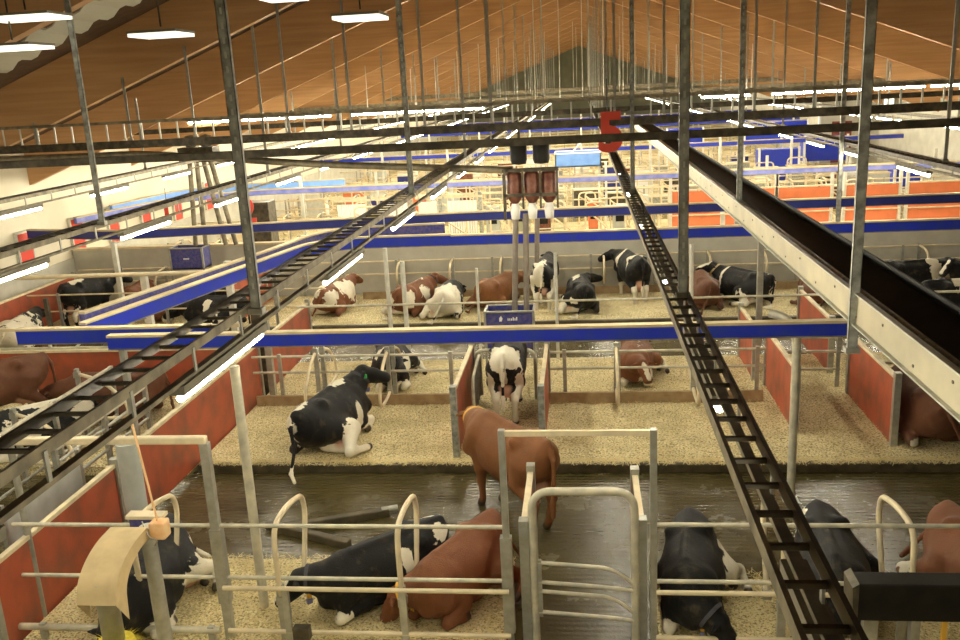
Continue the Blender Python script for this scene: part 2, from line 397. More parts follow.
        if kind == 'ear':
            q = np.abs((px - a[0]) * hd[0] + (py - a[1]) * hd[1] + (pz - a[2]) * hd[2]); d = d + q * .35
        val[sl] = smin(val[sl], d, k)
    if lie and tail != 'off': val = np.maximum(val, .005 - gz)
    elif lie: val = np.maximum(val, np.where(gx > -1.02, .005 - gz, -1))
    V, F = surface_nets(val, lo, g)
    # one smoothing pass
    n = len(V); S = np.zeros((n, 3)); C = np.zeros(n)
    for i in range(4):
        j = (i + 1) % 4
        np.add.at(S, F[:, i], V[F[:, j]]); np.add.at(S, F[:, j], V[F[:, i]]); np.add.at(C, F[:, i], 1); np.add.at(C, F[:, j], 1)
    V = V * .5 + S / np.maximum(C, 1)[:, None] * .5
    def segd(a, b, P=V):
        ab = b - a; t = np.clip((P - a) @ ab / max(ab @ ab, 1e-9), 0, 1)[:, None]; return np.linalg.norm(P - a - t * ab, axis=1)
    wh = np.full(n, -1.0)
    for p in patches:
        c = np.array(p[:3]); r = np.array(p[3:6]); wh = np.maximum(wh, 1 - np.linalg.norm((V - c) / r, axis=1))
    blk = [p for p in patches if len(p) > 6]
    for p in blk:
        c = np.array(p[:3]); r = np.array(p[3:6]); wh = np.minimum(wh, np.linalg.norm((V - c) / r, axis=1) - 1)
    if whitelegs:
        for a, b in low: wh = np.maximum(wh, 1.0 - segd(a, b) / .13)
        for q in prims:
            if q[5] == 'switch': wh = np.maximum(wh, 1 - segd(q[0], q[1]) / .1)
    sk = np.zeros(n)
    for q in prims:
        if q[5] == 'skin': sk = np.maximum(sk, np.clip((max(q[2], q[3]) + .05 - segd(q[0], q[1])) / .05, 0, 1))
    hf = np.zeros(n)
    for h in hoofs: hf = np.maximum(hf, np.clip((.085 - np.linalg.norm(V - h, axis=1)) / .02, 0, 1))
    mz = poll + hd * .45
    mzw = np.clip((.075 - np.linalg.norm(V - mz, axis=1)) / .03, 0, 1)
    info = dict(poll=poll, hd=hd, hs=hs, hu=hu, mid=mid, nb=nb)
    return V, F, wh, sk, np.maximum(hf, mzw * .6), info
def make_cow(loc, rot, label, coat='bw', collar=None, eartag=None, scale=1.0, group=None, face=0, **kw):
    V, F, wh, sk, hf, I = cow_geo(**kw)
    if face:   # white blaze down the front of the face
        a = I['poll'] + I['hd'] * .05 + I['hu'] * .09; b = I['poll'] + I['hd'] * .4 + I['hu'] * .06; ab = b - a
        t = np.clip((V - a) @ ab / (ab @ ab), 0, 1)[:, None]; wh = np.maximum(wh, 1 - np.linalg.norm(V - a - t * ab, axis=1) / (.085 * face))
    me = bpy.data.meshes.new('cow'); me.from_pydata(V.tolist(), [], F.tolist())
    me.polygons.foreach_set('use_smooth', [True] * len(F))
    for nme, a in (('white', wh), ('skin', sk), ('hoof', hf)):
        at_ = me.attributes.new(nme, 'FLOAT', 'POINT'); at_.data.foreach_set('value', a.astype(np.float32))
    me.materials.append(M[coat]); me.update()
    o = bpy.data.objects.new('cow', me); COL.objects.link(o); o.location = loc; o.rotation_euler = (0, 0, R(rot)); o.scale = (scale,) * 3
    tag(o, label, 'cow', group)
    for s in (1, -1):
        e = I['poll'] + I['hd'] * .17 + I['hs'] * s * .088 + I['hu'] * .035
        MB().lathe(e, [(0.001, -.018), (.013, -.013), (.018, 0), (.013, .013), (.001, .018)], 8).build('eye', M['eye'], o)
    if eartag:
        for s in (1, -1):
            e = I['poll'] + I['hs'] * s * .20 + I['hu'] * .0 + I['hd'] * .03
            MB().cbox(e, (.035, .035, .06)).build('ear_tag', M[eartag], o)
    if collar:
        c = I['mid'] * .45 + I['poll'] * .55; ax = Vector(I['poll'] - I['mid']).normalized(); r = .166
        u = ax.cross(Vector((0, 0, 1))).normalized(); w = ax.cross(u)
        down = w if w.z < 0 else -w
        n = 20; vs = []; 
        for k in range(n):
            t = 2 * math.pi * k / n; d = u * math.cos(t) + w * math.sin(t)
            for q, hh in ((r, -.022), (r + .012, -.022), (r + .012, .022), (r, .022)): vs.append(Vector(c) + d * q + ax * hh)
        mb = MB(); mb.add(vs, [(4*k+i, 4*k+(i+1) % 4, 4*((k+1) % n)+(i+1) % 4, 4*((k+1) % n)+i) for k in range(n) for i in range(4)])
        co = mb.build('collar', M[collar], o)
        p = Vector(c) + down * (r + .05)
        MB().cbox(p, (.05, .05, .09)).build('buckle', M['collar_y'], co)
        MB().cbox(p + Vector((0, 0, -.085)), (.075, .05, .075)).build('transponder', M['medal'], co, bevel=.012)
    return o
def spots(seed, n=5, r=(.18, .34)):
    q = random.Random(seed); out = []
    for _ in range(n):
        a = q.uniform(-1.5, 1.5); x = q.uniform(-.8, .65)
        out.append((x, .33 * math.sin(a), .45 + .38 * math.cos(a), q.uniform(*r), q.uniform(*r), q.uniform(*r)))
    return out
def up(ps, dz=.5): return [(p[0], p[1], p[2] + dz, *p[3:]) for p in ps]
BZ = .15
cows = [
 # front row
 dict(hpitch=-60, loc=(-5.2, 9.0, BZ), rot=-82, label='black cow with white hind legs lying behind the cow brush', side=1, yaw=-10, pitch=-25, patches=[(-.30, .5, .2, .42, .22, .25), (-.8, .25, .3, .25, .2, .3)], g=.024, roll=16),
 dict(scale=0.94, loc=(-2.46, 9.3, BZ), rot=-136, label='black cow lying in the front row with head turned left and orange buckle', side=-1, yaw=-30, pitch=2, hyaw=-10, hpitch=-46, collar='collar', patches=[(-.82, -.2, .75, .25, .2, .2), (-.75, .32, .8, .2, .14, .2), (-.18, .38, .62, .1, .12, .22), (.62, -.02, .1, .16, .16, .2)], face=.8, g=.022, whitelegs=True),
 dict(scale=0.92, loc=(-1.5, 9.3, BZ), rot=-116, label='plain chestnut cow lying in the front row beside the metal gate', coat='rb', side=1, yaw=-60, pitch=-24, hpitch=-62, hyaw=-10, collar='collar_y', whitelegs=False, g=.022),
 dict(scale=0.94, loc=(1.15, 9.25, BZ), rot=-98, label='black cow with cream flank lying right of the metal gate', side=1, yaw=50, pitch=-26, hpitch=-58, hyaw=25, collar='collar', patches=[(-.42, .5, .35, .5, .22, .3)], g=.022, tail='side'),
 dict(loc=(2.7, 9.3, BZ), rot=-96, label='black cow lying in the front row beneath the right cable ladder', side=1, yaw=-40, pitch=-20, hpitch=-40, patches=[(-.72, -.38, .6, .2, .2, .3), (-.72, .28, .75, .18, .12, .16)], g=.024),
 dict(loc=(4.3, 9.3, BZ), rot=-80, label='brown cow lying at the right end of the front row behind the dark reflection box', coat='rb', side=-1, yaw=20, pitch=0, patches=[(-.7, -.5, .2, .25, .2, .2)], whitelegs=False, g=.024),
 # alley
 dict(scale=1.04, loc=(-1.1, 11.62, -.005), rot=129, label='chestnut cow standing in the wet alley looking into the stall', coat='ob', pose='stand', yaw=-14, pitch=6, hpitch=-20, hyaw=-20, collar='collar_y', legs=(.02, -.06), patches=[(-.2, 0, .5, .2, .14, .12)], g=.02, whitelegs=False),
 # near straw row
 dict(scale=1.12, loc=(-4.35, 14.05, BZ), rot=78, label='black and white cow lying on straw with tail over the kerb', side=-1, yaw=-20, pitch=36, hyaw=-40, hpitch=-18, collar='collar', eartag='eartag', patches=[(-.72, .26, .62, .28, .2, .36), (.42, .16, .80, .2, .18, .14), (-.2, -.52, .3, .46, .16, .34), (.2, -.4, .4, .12, .2, .3), (-.62, .1, .3, .1, .2, .2)], g=.02, tail='off', roll=18),
 dict(loc=(-4.0, 17.3, BZ), rot=-80, label='black cow with a white shoulder lying in the stall beyond the lying cow', side=1, yaw=24, pitch=20, patches=[(.4, -.3, .8, .25, .2, .2), (.4, .4, .5, .3, .2, .3)], g=.028),
 dict(loc=(-1.42, 15.45, BZ), rot=90, label='black and white cow standing between red panels with its rump to the viewer', pose='stand', yaw=0, pitch=-5, hpitch=-40, patches=[(-.78, 0, 1.27, .42, .42, .20), (-.9, 0, 1.0, .2, .07, .3), (-.8, .27, .7, .3, .1, .3), (-.8, -.27, .7, .3, .1, .3), (.1, 0, 1.4, .2, .2, .1)], g=.02, tail='down'),
 dict(loc=(5.45, 14.35, BZ), rot=91, label='dark brown cow lying right of the red partition under the conveyor', coat='db', side=-1, yaw=-10, pitch=0, patches=[(-.85, .3, .1, .2, .15, .16)], whitelegs=False, g=.024, scale=1.14),
 dict(scale=0.92, loc=(1.0, 17.35, BZ), rot=-96, label='red and white cow lying alone in the far half of the straw row', coat='rb', side=1, yaw=25, pitch=8, hpitch=-35, patches=up([(-.4, 0, .4, .3, .1, .15), (0, .1, .4, .2, .12, .12), (.1, .2, .38, .2, .15, .12), (.3, .1, .4, .25, .1, .12), (.5, .2, -.3, .3, .3, .2)]), g=.026, face=.7),
 # left pens
 dict(loc=(-10.9, 14.6, BZ), rot=215, label='big dark brown cow standing at the left edge behind the pipe gate', coat='db', pose='stand', yaw=0, pitch=-25, hpitch=-50, whitelegs=False, g=.026),
 dict(loc=(-9.6, 13.8, BZ), rot=222, label='black cow with a white streak lying under the left pipe gate', yaw=0, pitch=-10, patches=[(-.1, -.1, .84, .5, .2, .16), (.4, -.2, .75, .3, .2, .2), (.3, .3, .5, .3, .2, .3), (-.7, .2, .6, .2, .2, .3)], g=.026),
 dict(loc=(-9.0, 15.25, BZ), rot=186, label='straw-covered brown cow lying against the left red board', coat='db', yaw=0, pitch=0, patches=up([(-.1, 0, .4, .5, .12, .08)]), whitelegs=False, g=.028, scale=1.1),
 dict(loc=(-14.2, 20.3, BZ), rot=100, label='mostly white cow at the left edge of the photo', patches=[(-.3, 0, .4, .9, .6, .6)], g=.035, pose='lie'),
 dict(loc=(-13.8, 22.9, 0), rot=78, label='black cow with a white saddle standing by the far left wall', pose='stand', yaw=-26, pitch=16, hyaw=-20, patches=[(-.4, 0, 1.38, .26, .2, .12), (-.85, .24, .6, .2, .12, .3), (-.85, -.24, .6, .2, .12, .3)], g=.03, whitelegs=False),
 dict(loc=(-11.75, 23.1, BZ), rot=-80, label='red cow with a white face lying in the far left pen', coat='rb', yaw=0, pitch=25, hpitch=-50, face=1.6, g=.03),
 dict(loc=(-12.9, 24.0, BZ), rot=100, label='red brown cow lying against the grey wall behind the white-faced cow', coat='rb', yaw=10, pitch=10, g=.035, whitelegs=False),
 dict(loc=(-10.35, 23.4, 0), rot=84, label='black cow standing rear-on beneath the blue curved rail', pose='stand', yaw=10, pitch=0, patches=[(-.6, 0, 1.36, .22, .2, .1), (.1, .2, 1.3, .2, .2, .2)], g=.03, whitelegs=False),
 dict(loc=(-9.75, 22.0, BZ), rot=172, label='black cow with one white hip spot lying under the blue curved rail', patches=[(.05, .3, .72, .1, .2, .3)], g=.03, yaw=10, pitch=-10),
 # wall row
 dict(loc=(-6.85, 23.35, BZ), rot=80, label='red and white cow lying at the left end of the wall row', coat='rb', patches=spots(3, 6), yaw=-10, pitch=25, g=.03),
 dict(loc=(-4.62, 23.1, BZ), rot=72, label='red and white cow lying with raised head turned right', coat='rb', patches=[(-.7, .3, .5, .3, .3, .25), (-.7, -.35, .5, .2, .2, .3), (.1, -.38, .55, .25, .2, .25), (.45, .1, .85, .22, .2, .12)], yaw=-22, pitch=28, hyaw=-30, collar='collar', g=.028),
 dict(loc=(-3.62, 22.75, BZ), rot=88, label='mostly white cow with black shoulders lying among red cows', patches=[(-.5, 0, .5, .75, .6, .6)], yaw=-10, pitch=-5, g=.028),
 dict(loc=(-2.4, 23.6, BZ), rot=66, label='plain chestnut cow lying left of the blue feed trough', coat='ob', yaw=-25, pitch=12, hyaw=-30, hpitch=-30, whitelegs=False, g=.028),
 dict(loc=(-1.05, 23.7, 0), rot=86, label='black and white cow standing behind the blue feed trough', pose='stand', yaw=0, pitch=20, patches=[(-.95, .1, 1.1, .3, .2, .5), (-.5, .1, 1.36, .4, .2, .1), (-.8, -.3, .7, .3, .1, .3), (-.8, .3, .7, .3, .1, .5)], g=.028, tail='down'),
 dict(loc=(-.12, 23.0, BZ), rot=96, label='black cow with white withers lying right of the blue feed trough', yaw=-35, pitch=12, hyaw=-40, hpitch=-10, patches=[(.35, .15, .85, .28, .2, .12), (-.7, .2, .4, .15, .15, .1)], g=.028),
 dict(loc=(1.3, 24.2, 0), rot=104, label='black cow with two white bands standing against the grey wall', pose='stand', yaw=34, pitch=14, hyaw=30, patches=[(.42, 0, 1.2, .07, .5, .35), (-.45, .1, 1.25, .07, .4, .3), (-.5, 0, .55, .5, .15, .2)], g=.026, legs=(.05, -.05)),
 dict(loc=(3.05, 23.1, BZ), rot=92, label='dark red cow lying behind the right cable ladder', coat='db', yaw=10, pitch=-5, whitelegs=False, g=.03),
 dict(loc=(4.15, 23.5, BZ), rot=128, label='black cow with raised white-marked head lying beside the grey wall', yaw=18, pitch=34, hyaw=34, hpitch=-12, collar='cream_c', face=.9, patches=[(.52, 0, .55, .05, .5, .5), (-.75, -.2, .5, .2, .3, .3)], g=.026),
 dict(loc=(5.95, 23.2, BZ), rot=90, label='dark brown cow lying half hidden behind the conveyor', coat='db', whitelegs=False, g=.035),
 dict(loc=(8.55, 24.2, BZ), rot=10, label='black cow with a white neck patch lying right of the conveyor', patches=[(.55, .0, .6, .2, .5, .5)], yaw=10, pitch=20, g=.03),
 dict(loc=(8.9, 21.9, BZ), rot=8, label='black and white cow lying nearest the right edge of the wall row', patches=[(-.1, 0, .8, .16, .5, .4), (.7, 0, .6, .3, .4, .4)], g=.03),
 dict(loc=(10.3, 24.0, BZ), rot=200, label='black cow with a white face stripe looking out at the right edge', yaw=8, pitch=38, hpitch=-40, face=.6, g=.03),
]
M['cream_c'] = mat('cream collar', (.55, .42, .2), .7)
for c in cows: make_cow(**c)

# ------------------------------------------------------------------ ground, walls
XL, XR, YE = -15.6, 15.6, 112.0
struct(MB().box(XL - 3, XR, -2, 25.45, -.3, 0).build('floor', M['alley']))
struct(MB().box(XL - 3, XR, 25.45, YE, -.3, 0).build('floor', M['sand']))
def bed(x0, x1, y0, y1, name='straw_bed', z=BZ):
    nx = max(2, int((x1-x0)/.22)); ny = max(2, int((y1-y0)/.22)); vs = []
    q = random.Random(int(x0*7+y0*13))
    for i in range(nx+1):
        for j in range(ny+1):
            e = i in (0, nx) or j in (0, ny)
            vs.append((x0+(x1-x0)*i/nx, y0+(y1-y0)*j/ny, z + (0 if e else q.uniform(-.015, .02))))
    mb = MB().add(vs, [(i*(ny+1)+j, (i+1)*(ny+1)+j, (i+1)*(ny+1)+j+1, i*(ny+1)+j+1) for i in range(nx) for j in range(ny)], True)
    mb.box(x0, x1, y0, y1, -.02, z - .02)
    return mb
beds = [(-6.45, -.95, 6.0, 10.1), (.72, 6.6, 6.0, 9.75), (-6.45, 15.4, 13.2, 18.7), (-15.4, -6.6, 13.0, 18.9), (-15.4, 15.4, 21.9, 25.35)]
bl = ['front row straw bed left of the metal gate', 'front row straw bed right of the metal gate', 'wide middle straw bed beyond the wet alley', 'straw bed in the left pens', 'straw bed along the grey wall']
for b_, l_ in zip(beds, bl):
    tag(bed(*b_).build('straw_bed', M['straw']), l_, 'straw bed', kind='stuff')
# kerbs
for (x0, x1, y, l_) in ((-6.45, 15.4, 13.12, 'dark manure-stained kerb along the far side of the wet alley'), (-15.4, 15.4, 21.82, 'dark kerb before the wall row of stalls')):
    tag(MB().box(x0, x1, y-.06, y+.075, 0, .15).build('kerb', M['rubber'], bevel=.02), l_, 'kerb')
def strawbits(n, x0, x1, y0, y1, z, ln=.07):
    mb = MB()
    for _ in range(n):
        x = random.uniform(x0, x1); y = random.uniform(y0, y1); a = random.uniform(0, math.pi); l = random.uniform(.5, 1.4) * ln; w = .004
        dx, dy = math.cos(a)*l/2, math.sin(a)*l/2; zz = z + random.uniform(.0, .03); t = random.uniform(-.02, .02)
        mb.add([(x-dx+dy*.1, y-dy-dx*.1, zz-t), (x-dx-dy*.1, y-dy+dx*.1, zz-t), (x+dx-dy*.1, y+dy+dx*.1, zz+t), (x+dx+dy*.1, y+dy-dx*.1, zz+t)], [(0, 1, 2, 3)])
    return mb
mb = strawbits(9000, -6.4, -.95, 8.3, 10.15, .165); mb2 = strawbits(7000, .75, 6.5, 8.3, 9.9, .165)
mb.v += []; o = mb.build('loose_straw', M['strawbit']); tag(o, 'loose straw scattered on the front left bed', 'straw', kind='stuff')
tag(mb2.build('loose_straw', M['strawbit']), 'loose straw scattered on the front right bed', 'straw', kind='stuff')
tag(strawbits(16000, -6.4, 7.0, 13.15, 18.6, .165, .08).build('loose_straw', M['strawbit']), 'loose straw scattered on the middle bed', 'straw', kind='stuff')
tag(strawbits(4200, -6.4, 7.0, 13.04, 13.24, .155, .09).build('loose_straw', M['strawbit']), 'straw spilling over the far kerb of the wet alley', 'straw', kind='stuff')
# brisket boards
bb = MB().box(-6.4, -2.25, 15.82, 15.88, .1, .36).build('brisket_board', M['board']); tag(bb, 'low wooden board across the middle straw bed left of the standing cow', 'board')
bb = MB().box(-.7, 3.2, 15.82, 15.88, .1, .36).build('brisket_board', M['board']); tag(bb, 'low wooden board across the middle straw bed right of the standing cow', 'board')
bb = MB().box(-6.4, 15, 24.7, 24.76, .1, .36).build('brisket_board', M['board']); tag(bb, 'low wooden board in front of the grey wall', 'board')

struct(MB().box(XL, XR, 25.5, 25.68, 0, 1.72).build('wall_middle', M['concrete'], bevel=.01))
tag(MB().box(XL, XR, 25.46, 25.72, 1.72, 1.78).build('wall_capping', M['cream']), 'tan capping rail along the top of the grey cross wall', 'rail')
# left side wall: concrete plinth with cream boards above
struct(MB().box(XL - .25, XL, -2, YE, -.2, 1.5).build('wall_left', M['concrete']))
struct(MB().box(XL - .2, XL - .05, -2, YE, 1.5, 5.0).build('wall_left', M['cwall']))
struct(MB().box(XR, XR + .25, -2, YE, -.2, 5.0).build('wall_right', M['concrete']))
struct(MB().prism([(XL-.2, -.2), (XR+.2, -.2), (XR+.2, 4.6), (-.1, 10.6), (XL-.2, 4.6)], 'y', YE, YE+.2).build('wall_far', M['gable']))
# red hatches in the left wall
for i, y in enumerate((20.6, 23.2, 25.9, 28.1, 30.4, 33.0, 36, 40)):
    t = empty('wall_hatch', (XL, y, 1.55)); w = .62
    tag(t, f'bright red hatch in the left wall, {ORD[i]} from the viewer', 'hatch', 'red hatches in the left wall')
    MB().box(-.04, .03, -w/2, w/2, 0, 1.1).build('hatch_panel', M['hatch'], t)
    f = MB(); f.box(-.04, .05, -w/2-.06, -w/2, 0, 1.16); f.box(-.04, .05, w/2, w/2+.06, 0, 1.16); f.box(-.04, .05, -w/2, w/2, 1.1, 1.16)
    f.build('hatch_frame', M['whitepost'], t)

# ------------------------------------------------------------------ roof
RZ, RS, RX = 9.85, .383, -.1
def zr(x): return RZ - RS * abs(x - RX)
for i, y in enumerate([0, 6] + list(range(12, 109, 6))):
    d = 1.15
    poly = [(XL-.2, zr(XL-.2)), (RX, RZ), (XR+.2, zr(XR+.2)), (XR+.2, zr(XR+.2)+d), (RX, RZ+d), (XL-.2, zr(XL-.2)+d)]
    struct(MB().prism(poly, 'y', y, y + .2).build('roof_beam', M['wood']))
t_ = 1.16
struct(MB().prism([(XL-.3, zr(XL-.3)+t_), (RX, RZ+t_), (XR+.3, zr(XR+.3)+t_), (XR+.3, zr(XR+.3)+t_+.12), (RX, RZ+t_+.12), (XL-.3, zr(XL-.3)+t_+.12)], 'y', -3, YE).build('ceiling', M['deck']))
struct(MB().box(XL-.3, XR+.3, -3.1, -3, -.3, 11.2).build('wall_back', M['cwall']))
# corrugated strip beside the nearest truss on the left slope
mb = MB(); vs = []; y0 = 12.4; n = 96
for i in range(n+1):
    x = -14 + 10.5 * i / n; h = .035 * (1 if (i // 2) % 2 else -1)
    for y in (y0, y0 + .95): vs.append((x, y, zr(x) + .05 + h))
    for y in (y0, y0 + .95): vs.append((x, y, zr(x) + .07 + h))
mb.add(vs, [f for i in range(n) for f in ((4*i, 4*i+1, 4*i+5, 4*i+4), (4*i+3, 4*i+2, 4*i+6, 4*i+7), (4*i, 4*i+4, 4*i+6, 4*i+2), (4*i+1, 4*i+3, 4*i+7, 4*i+5))])
tag(mb.build('corrugated_strip', M['corr']), 'grey corrugated metal strip along the dark roof slope at upper left', 'metal sheet')
# ceiling lights reflected in the window glass, built as glowing hung panels
for (x, y, w, lab) in ((27, 20, 1.1, 'glowing glass-reflection panel at the far upper left corner'), (14, 50, .95, 'glowing glass-reflection panel just below the corner one at the left edge'),
                       (162, 37, .75, 'glowing glass-reflection panel left of the tall slotted strut'), (283, 0, .6, 'glowing glass-reflection panel at the top edge right of the slotted strut'),
                       (361, 20, .7, 'glowing glass-reflection panel in front of the pale timber beams')):
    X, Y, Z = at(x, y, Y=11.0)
    t = empty('glass_reflection', (X, Y, Z)); tag(t, lab, 'light')
    MB().box(-w*.4, w*.4, -.28, .28, 0, .04).build('reflection_face', M['panel_light'], t)
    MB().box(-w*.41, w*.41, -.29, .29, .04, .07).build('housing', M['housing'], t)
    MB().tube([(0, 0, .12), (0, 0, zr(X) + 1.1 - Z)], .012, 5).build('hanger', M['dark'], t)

# ------------------------------------------------------------------ lamps
def lamp_proto(axis='y', L=1.5):
    t = empty('fluorescent_lamp'); mb = MB(); h = L / 2
    if axis == 'y':
        MB().tube([(0, -h, 0), (0, h, 0)], .026, 8).build('lamp_tube', M['tube'], t)
        mb.prism([(-.048, .028), (.048, .028), (.05, .09), (-.05, .09)], 'y', -h - .03, h + .03)
    else:
        MB().tube([(-h, 0, 0), (h, 0, 0)], .03, 8).build('lamp_tube', M['tube'], t)
        mb.prism([(-.048, .028), (.048, .028), (.05, .09), (-.05, .09)], 'x', -h - .03, h + .03)
    mb.build('housing', M['housing'], t)
    return t
protoY = lamp_proto('y'); protoX = lamp_proto('x'); used = {}
def lamp(loc, label, group, axis='y'):
    p = protoY if axis == 'y' else protoX
    if axis not in used: used[axis] = 1; o = p; o.location = loc
    else: o = copy_tree(p, loc)
    return tag(o, label, 'light', group)

# cable ladders running down the barn, lamps below
def ladder(X, y0, y1, z, name, w=.26, near=60, rail='dark', hung=.24, lamps=True, first=6.0):
    t = empty('cable_ladder', (X, y0, z)); tag(t, f'cable ladder running down the barn, {name}', 'cable ladder', 'cable ladders running down the barn')
    L = y1 - y0
    for s, m_ in ((-1, rail), (1, 'tray' if rail == 'dark' else 'dark')):  # side rails differ in tone: the paler one carries lamplight in its colour
        MB().bar((s*w/2, 0, 0), (s*w/2, L, 0), .02, .065).build('side_rail', M[m_], t)
    n = int(L / .25); rest = MB(); first_r = None
    for i in range(n):
        yy = .12 + i * .25
        if i < near:
            if first_r is None: first_r = MB().box(-w/2, w/2, -.012, .012, -.02, .0).build('rung', M['dark'], t); first_r.location = (0, yy, 0)
            else:
                c = first_r.copy(); COL.objects.link(c); c.parent = t; c.location = (0, yy, 0)
        else: rest.box(-w/2, w/2, yy - .012, yy + .012, -.02, 0)
    if n > near: tag(rest.build('rungs', M['dark'], t), kind='stuff')
    mb = MB().bar((w/2 - .01, 0, -hung + .07), (w/2 - .01, L, -hung + .07), .05, .03); mb.build('lamp_rail', M['tray'], t)
    yy = .4
    while yy < min(L, 45): MB().bar((w/2 + .012, yy, -hung + .08), (w/2 + .012, yy, .0), .012, .03).build('lamp_bracket', M['galv'], t); yy += .85 if yy < 20 else 2.4
LZ = 4.42
ladder(-2.72, 1.6, 100, LZ, 'the lit one left of the middle', near=90)
ladder(.70, 1.6, 100, 4.36, 'the steep one right of the middle', near=90, w=.17, rail='tray')
ladder(-6.65, 1.5, 100, LZ, 'second from the left wall', near=70)
ladder(-10.45, 5.0, 100, LZ, 'closest to the left wall', near=50)
ladder(5.68, 12.0, 100, LZ, 'thin one beyond the conveyor on the right', near=50)
ladder(10.4, 26.0, 100, LZ, 'farthest right', near=20)
for X, z, first, nm in ((-2.60, 4.15, 2.52, 'left middle'), (.775, 4.09, 2.4, 'steep right'), (-6.53, 4.15, 2.5, 'second left'), (-10.33, 4.15, 5.1, 'far left'), (5.80, 4.15, 16.6, 'thin right'), (10.52, 4.15, 27, 'farthest right')):  # first left middle and second left lamps are unseen, added to brighten the foreground
    y = first; i = 0; 
    while y < 100:
        if i < 9: lb = f'white fluorescent lamp under the {nm} cable ladder, {ORD[i]} from the viewer'
        else: lb = f'distant fluorescent lamp far along the {nm} cable ladder'
        lamp((X, y, z), lb, f'lamps under the {nm} cable ladder')
        y += 3.4 if y < 26 or y > 62 else 2.1; i += 1  # closer spacing beyond the cross wall adds extra lamps to brighten that stretch
# lateral lamps
for i, x in enumerate((-12.6, -10.7, -9.1, -6.9, -5.3, -3.9, 4.6, 6.8, 8.3, 9.9, 11.6, 13.2)):
    lamp((x, 30.0, 5.26), f'bright lamp hanging crossways under the roof, {ORD[i]} from the left', 'crossways lamps below the roof beams', 'x')

# crossways trays
def tray(y, z, x0, x1, h, d, label, m_='dark', lip=None):
    t = empty('cable_tray', (0, y, z)); tag(t, label, 'cable tray')
    MB().prism([(-d/2, 0), (d/2, 0), (d/2, h), (d/2-.01, h), (d/2-.01, .012), (-d/2+.01, .012), (-d/2+.01, h), (-d/2, h)], 'x', x0, x1).build('tray_channel', M[m_], t)
    MB().box(x0, x1, -d/2+.02, d/2-.02, .013, h*.7).build('cables', M['black'], t)
    return t
tray(12.3, 5.18, XL+.2, XR-.2, .10, .16, 'thick dark cable tray crossing the whole photo in front of the red five')
# ladder on edge
t = empty('cable_ladder', (0, 18.0, 5.1)); tag(t, 'cable ladder on edge crossing the barn beneath the timber beams', 'cable ladder')
MB().box(XL+.2, XR-.2, -.05, .05, 0, .16).build('side_rail', M['dark'], t)
MB().box(XL+.2, XR-.2, -.02, .02, .5, .56).build('side_rail', M['tray'], t)
for i in range(80):
    x = XL + .4 + i * .385
    MB().bar((x, 0, .16), (x, 0, .5), .03, .03).build('rung', M['whitepost'], t)
tray(24.2, 5.15, XL+.2, XR-.2, .12, .3, 'brown cable tray crossing beyond the edge-on ladder')
tray(30.3, 5.33, XL+.2, XR-.2, .14, .3, 'cable tray carrying the crossways lamps', 'tray')
tray(42, 5.2, XL+.2, XR-.2, .2, .3, 'far dusty cable tray below the timber beams', 'tray')
tray(60, 5.3, XL+.2, XR-.2, .25, .3, 'farthest cable tray before the gable', 'tray')

# hanging struts
def strut(x, y, z0, z1, w, label, group=None, slots=False, m_='strut'):
    t = empty('support_strut', (x, y, z0)); tag(t, label, 'strut', group); H = z1 - z0
    f = MB(); d = w * .55
    f.box(-w/2, w/2, -d/2, -d/2+.006, 0, H)
    f.box(-w/2, -w/2+.006, -d/2, d/2, 0, H); f.box(w/2-.006, w/2, -d/2, d/2, 0, H); f.box(-w/2, -w*.3, d/2-.006, d/2, 0, H); f.box(w*.3, w/2, d/2-.006, d/2, 0, H)
    f.build('channel', M[m_], t)
    if slots:
        s = MB(); zz = .08
        while zz < H - .05: s.box(-w*.11, w*.11, -d/2-.002, -d/2+.001, zz, zz+.045); zz += .1
        tag(s.build('slots', M['corr'], t), kind='stuff')
    MB().box(-w*.75, w*.75, -d, d, -.02, .03).build('foot_plate', M['galv'], t)
G = 'hanging struts'
strut(-2.52, 6.45, 4.4, zr(-2.52)+1.1, .075, 'tall slotted strut hanging beside the lit ladder at left', slots=True)
strut(.745, 6.75, 4.36, zr(.7)+1.1, .072, 'tall slotted strut hanging onto the steep right ladder', slots=True)
strut(.74, 13.4, 4.36, zr(.7)+1.1, .06, 'slotted strut on the steep right ladder behind the nearest one', slots=True)
strut(2.42, 8.14, 3.48, zr(2.4)+1.1, .085, 'thick plain grey strut holding the conveyor at right')
strut(2.5, 14.7, 3.64, zr(2.5)+1.1, .085, 'grey strut holding the conveyor above the second blue rail', slots=True)
strut(-6.48, 11.4, 4.45, zr(-6.7)+1.1, .07, 'grey strut at far left hanging in front of the dark timber')
strut(-2.6, 13.5, 4.42, zr(-2.8)+1.1, .08, 'second slotted strut along the lit ladder', slots=True)
strut(5.5, 20.0, 2.7, zr(5.5)+.5, .09, 'thin strut standing on the second blue rail at right')
k = 0
for X, nm in ((-2.6, 'left middle'), (.74, 'steep right'), (-6.55, 'second left'), (-10.6, 'far left'), (5.83, 'thin right'), (10.55, 'farthest right')):
    y = {'left middle': 20.2, 'steep right': 20.2, 'second left': 18.3, 'far left': 15.0, 'thin right': 15.3, 'farthest right': 27}[nm]; i = 0
    while y < 95:
        strut(X, y, 4.44, zr(X)+.3, .055, f'thin rod strut above the {nm} ladder' + (f', {ORD[i]} of its row' if i < 6 else ', far down the barn'), f'struts above the {nm} ladder', m_='galv')
        y += 6.0; i += 1
for i, x in enumerate((-13.2, -11.4, -9.3, -7.9, -5.9, -4.6, -3.1, -1.75, 1.6, 3.3, 4.4, 7.2, 8.9, 10.9, 12.5)):
    strut(x, 18.0, 5.26, zr(x)+.2, .05, f'rod holding the edge-on cable ladder, {ORD[i]} from the left', 'rods holding the edge-on cable ladder', m_='galv')
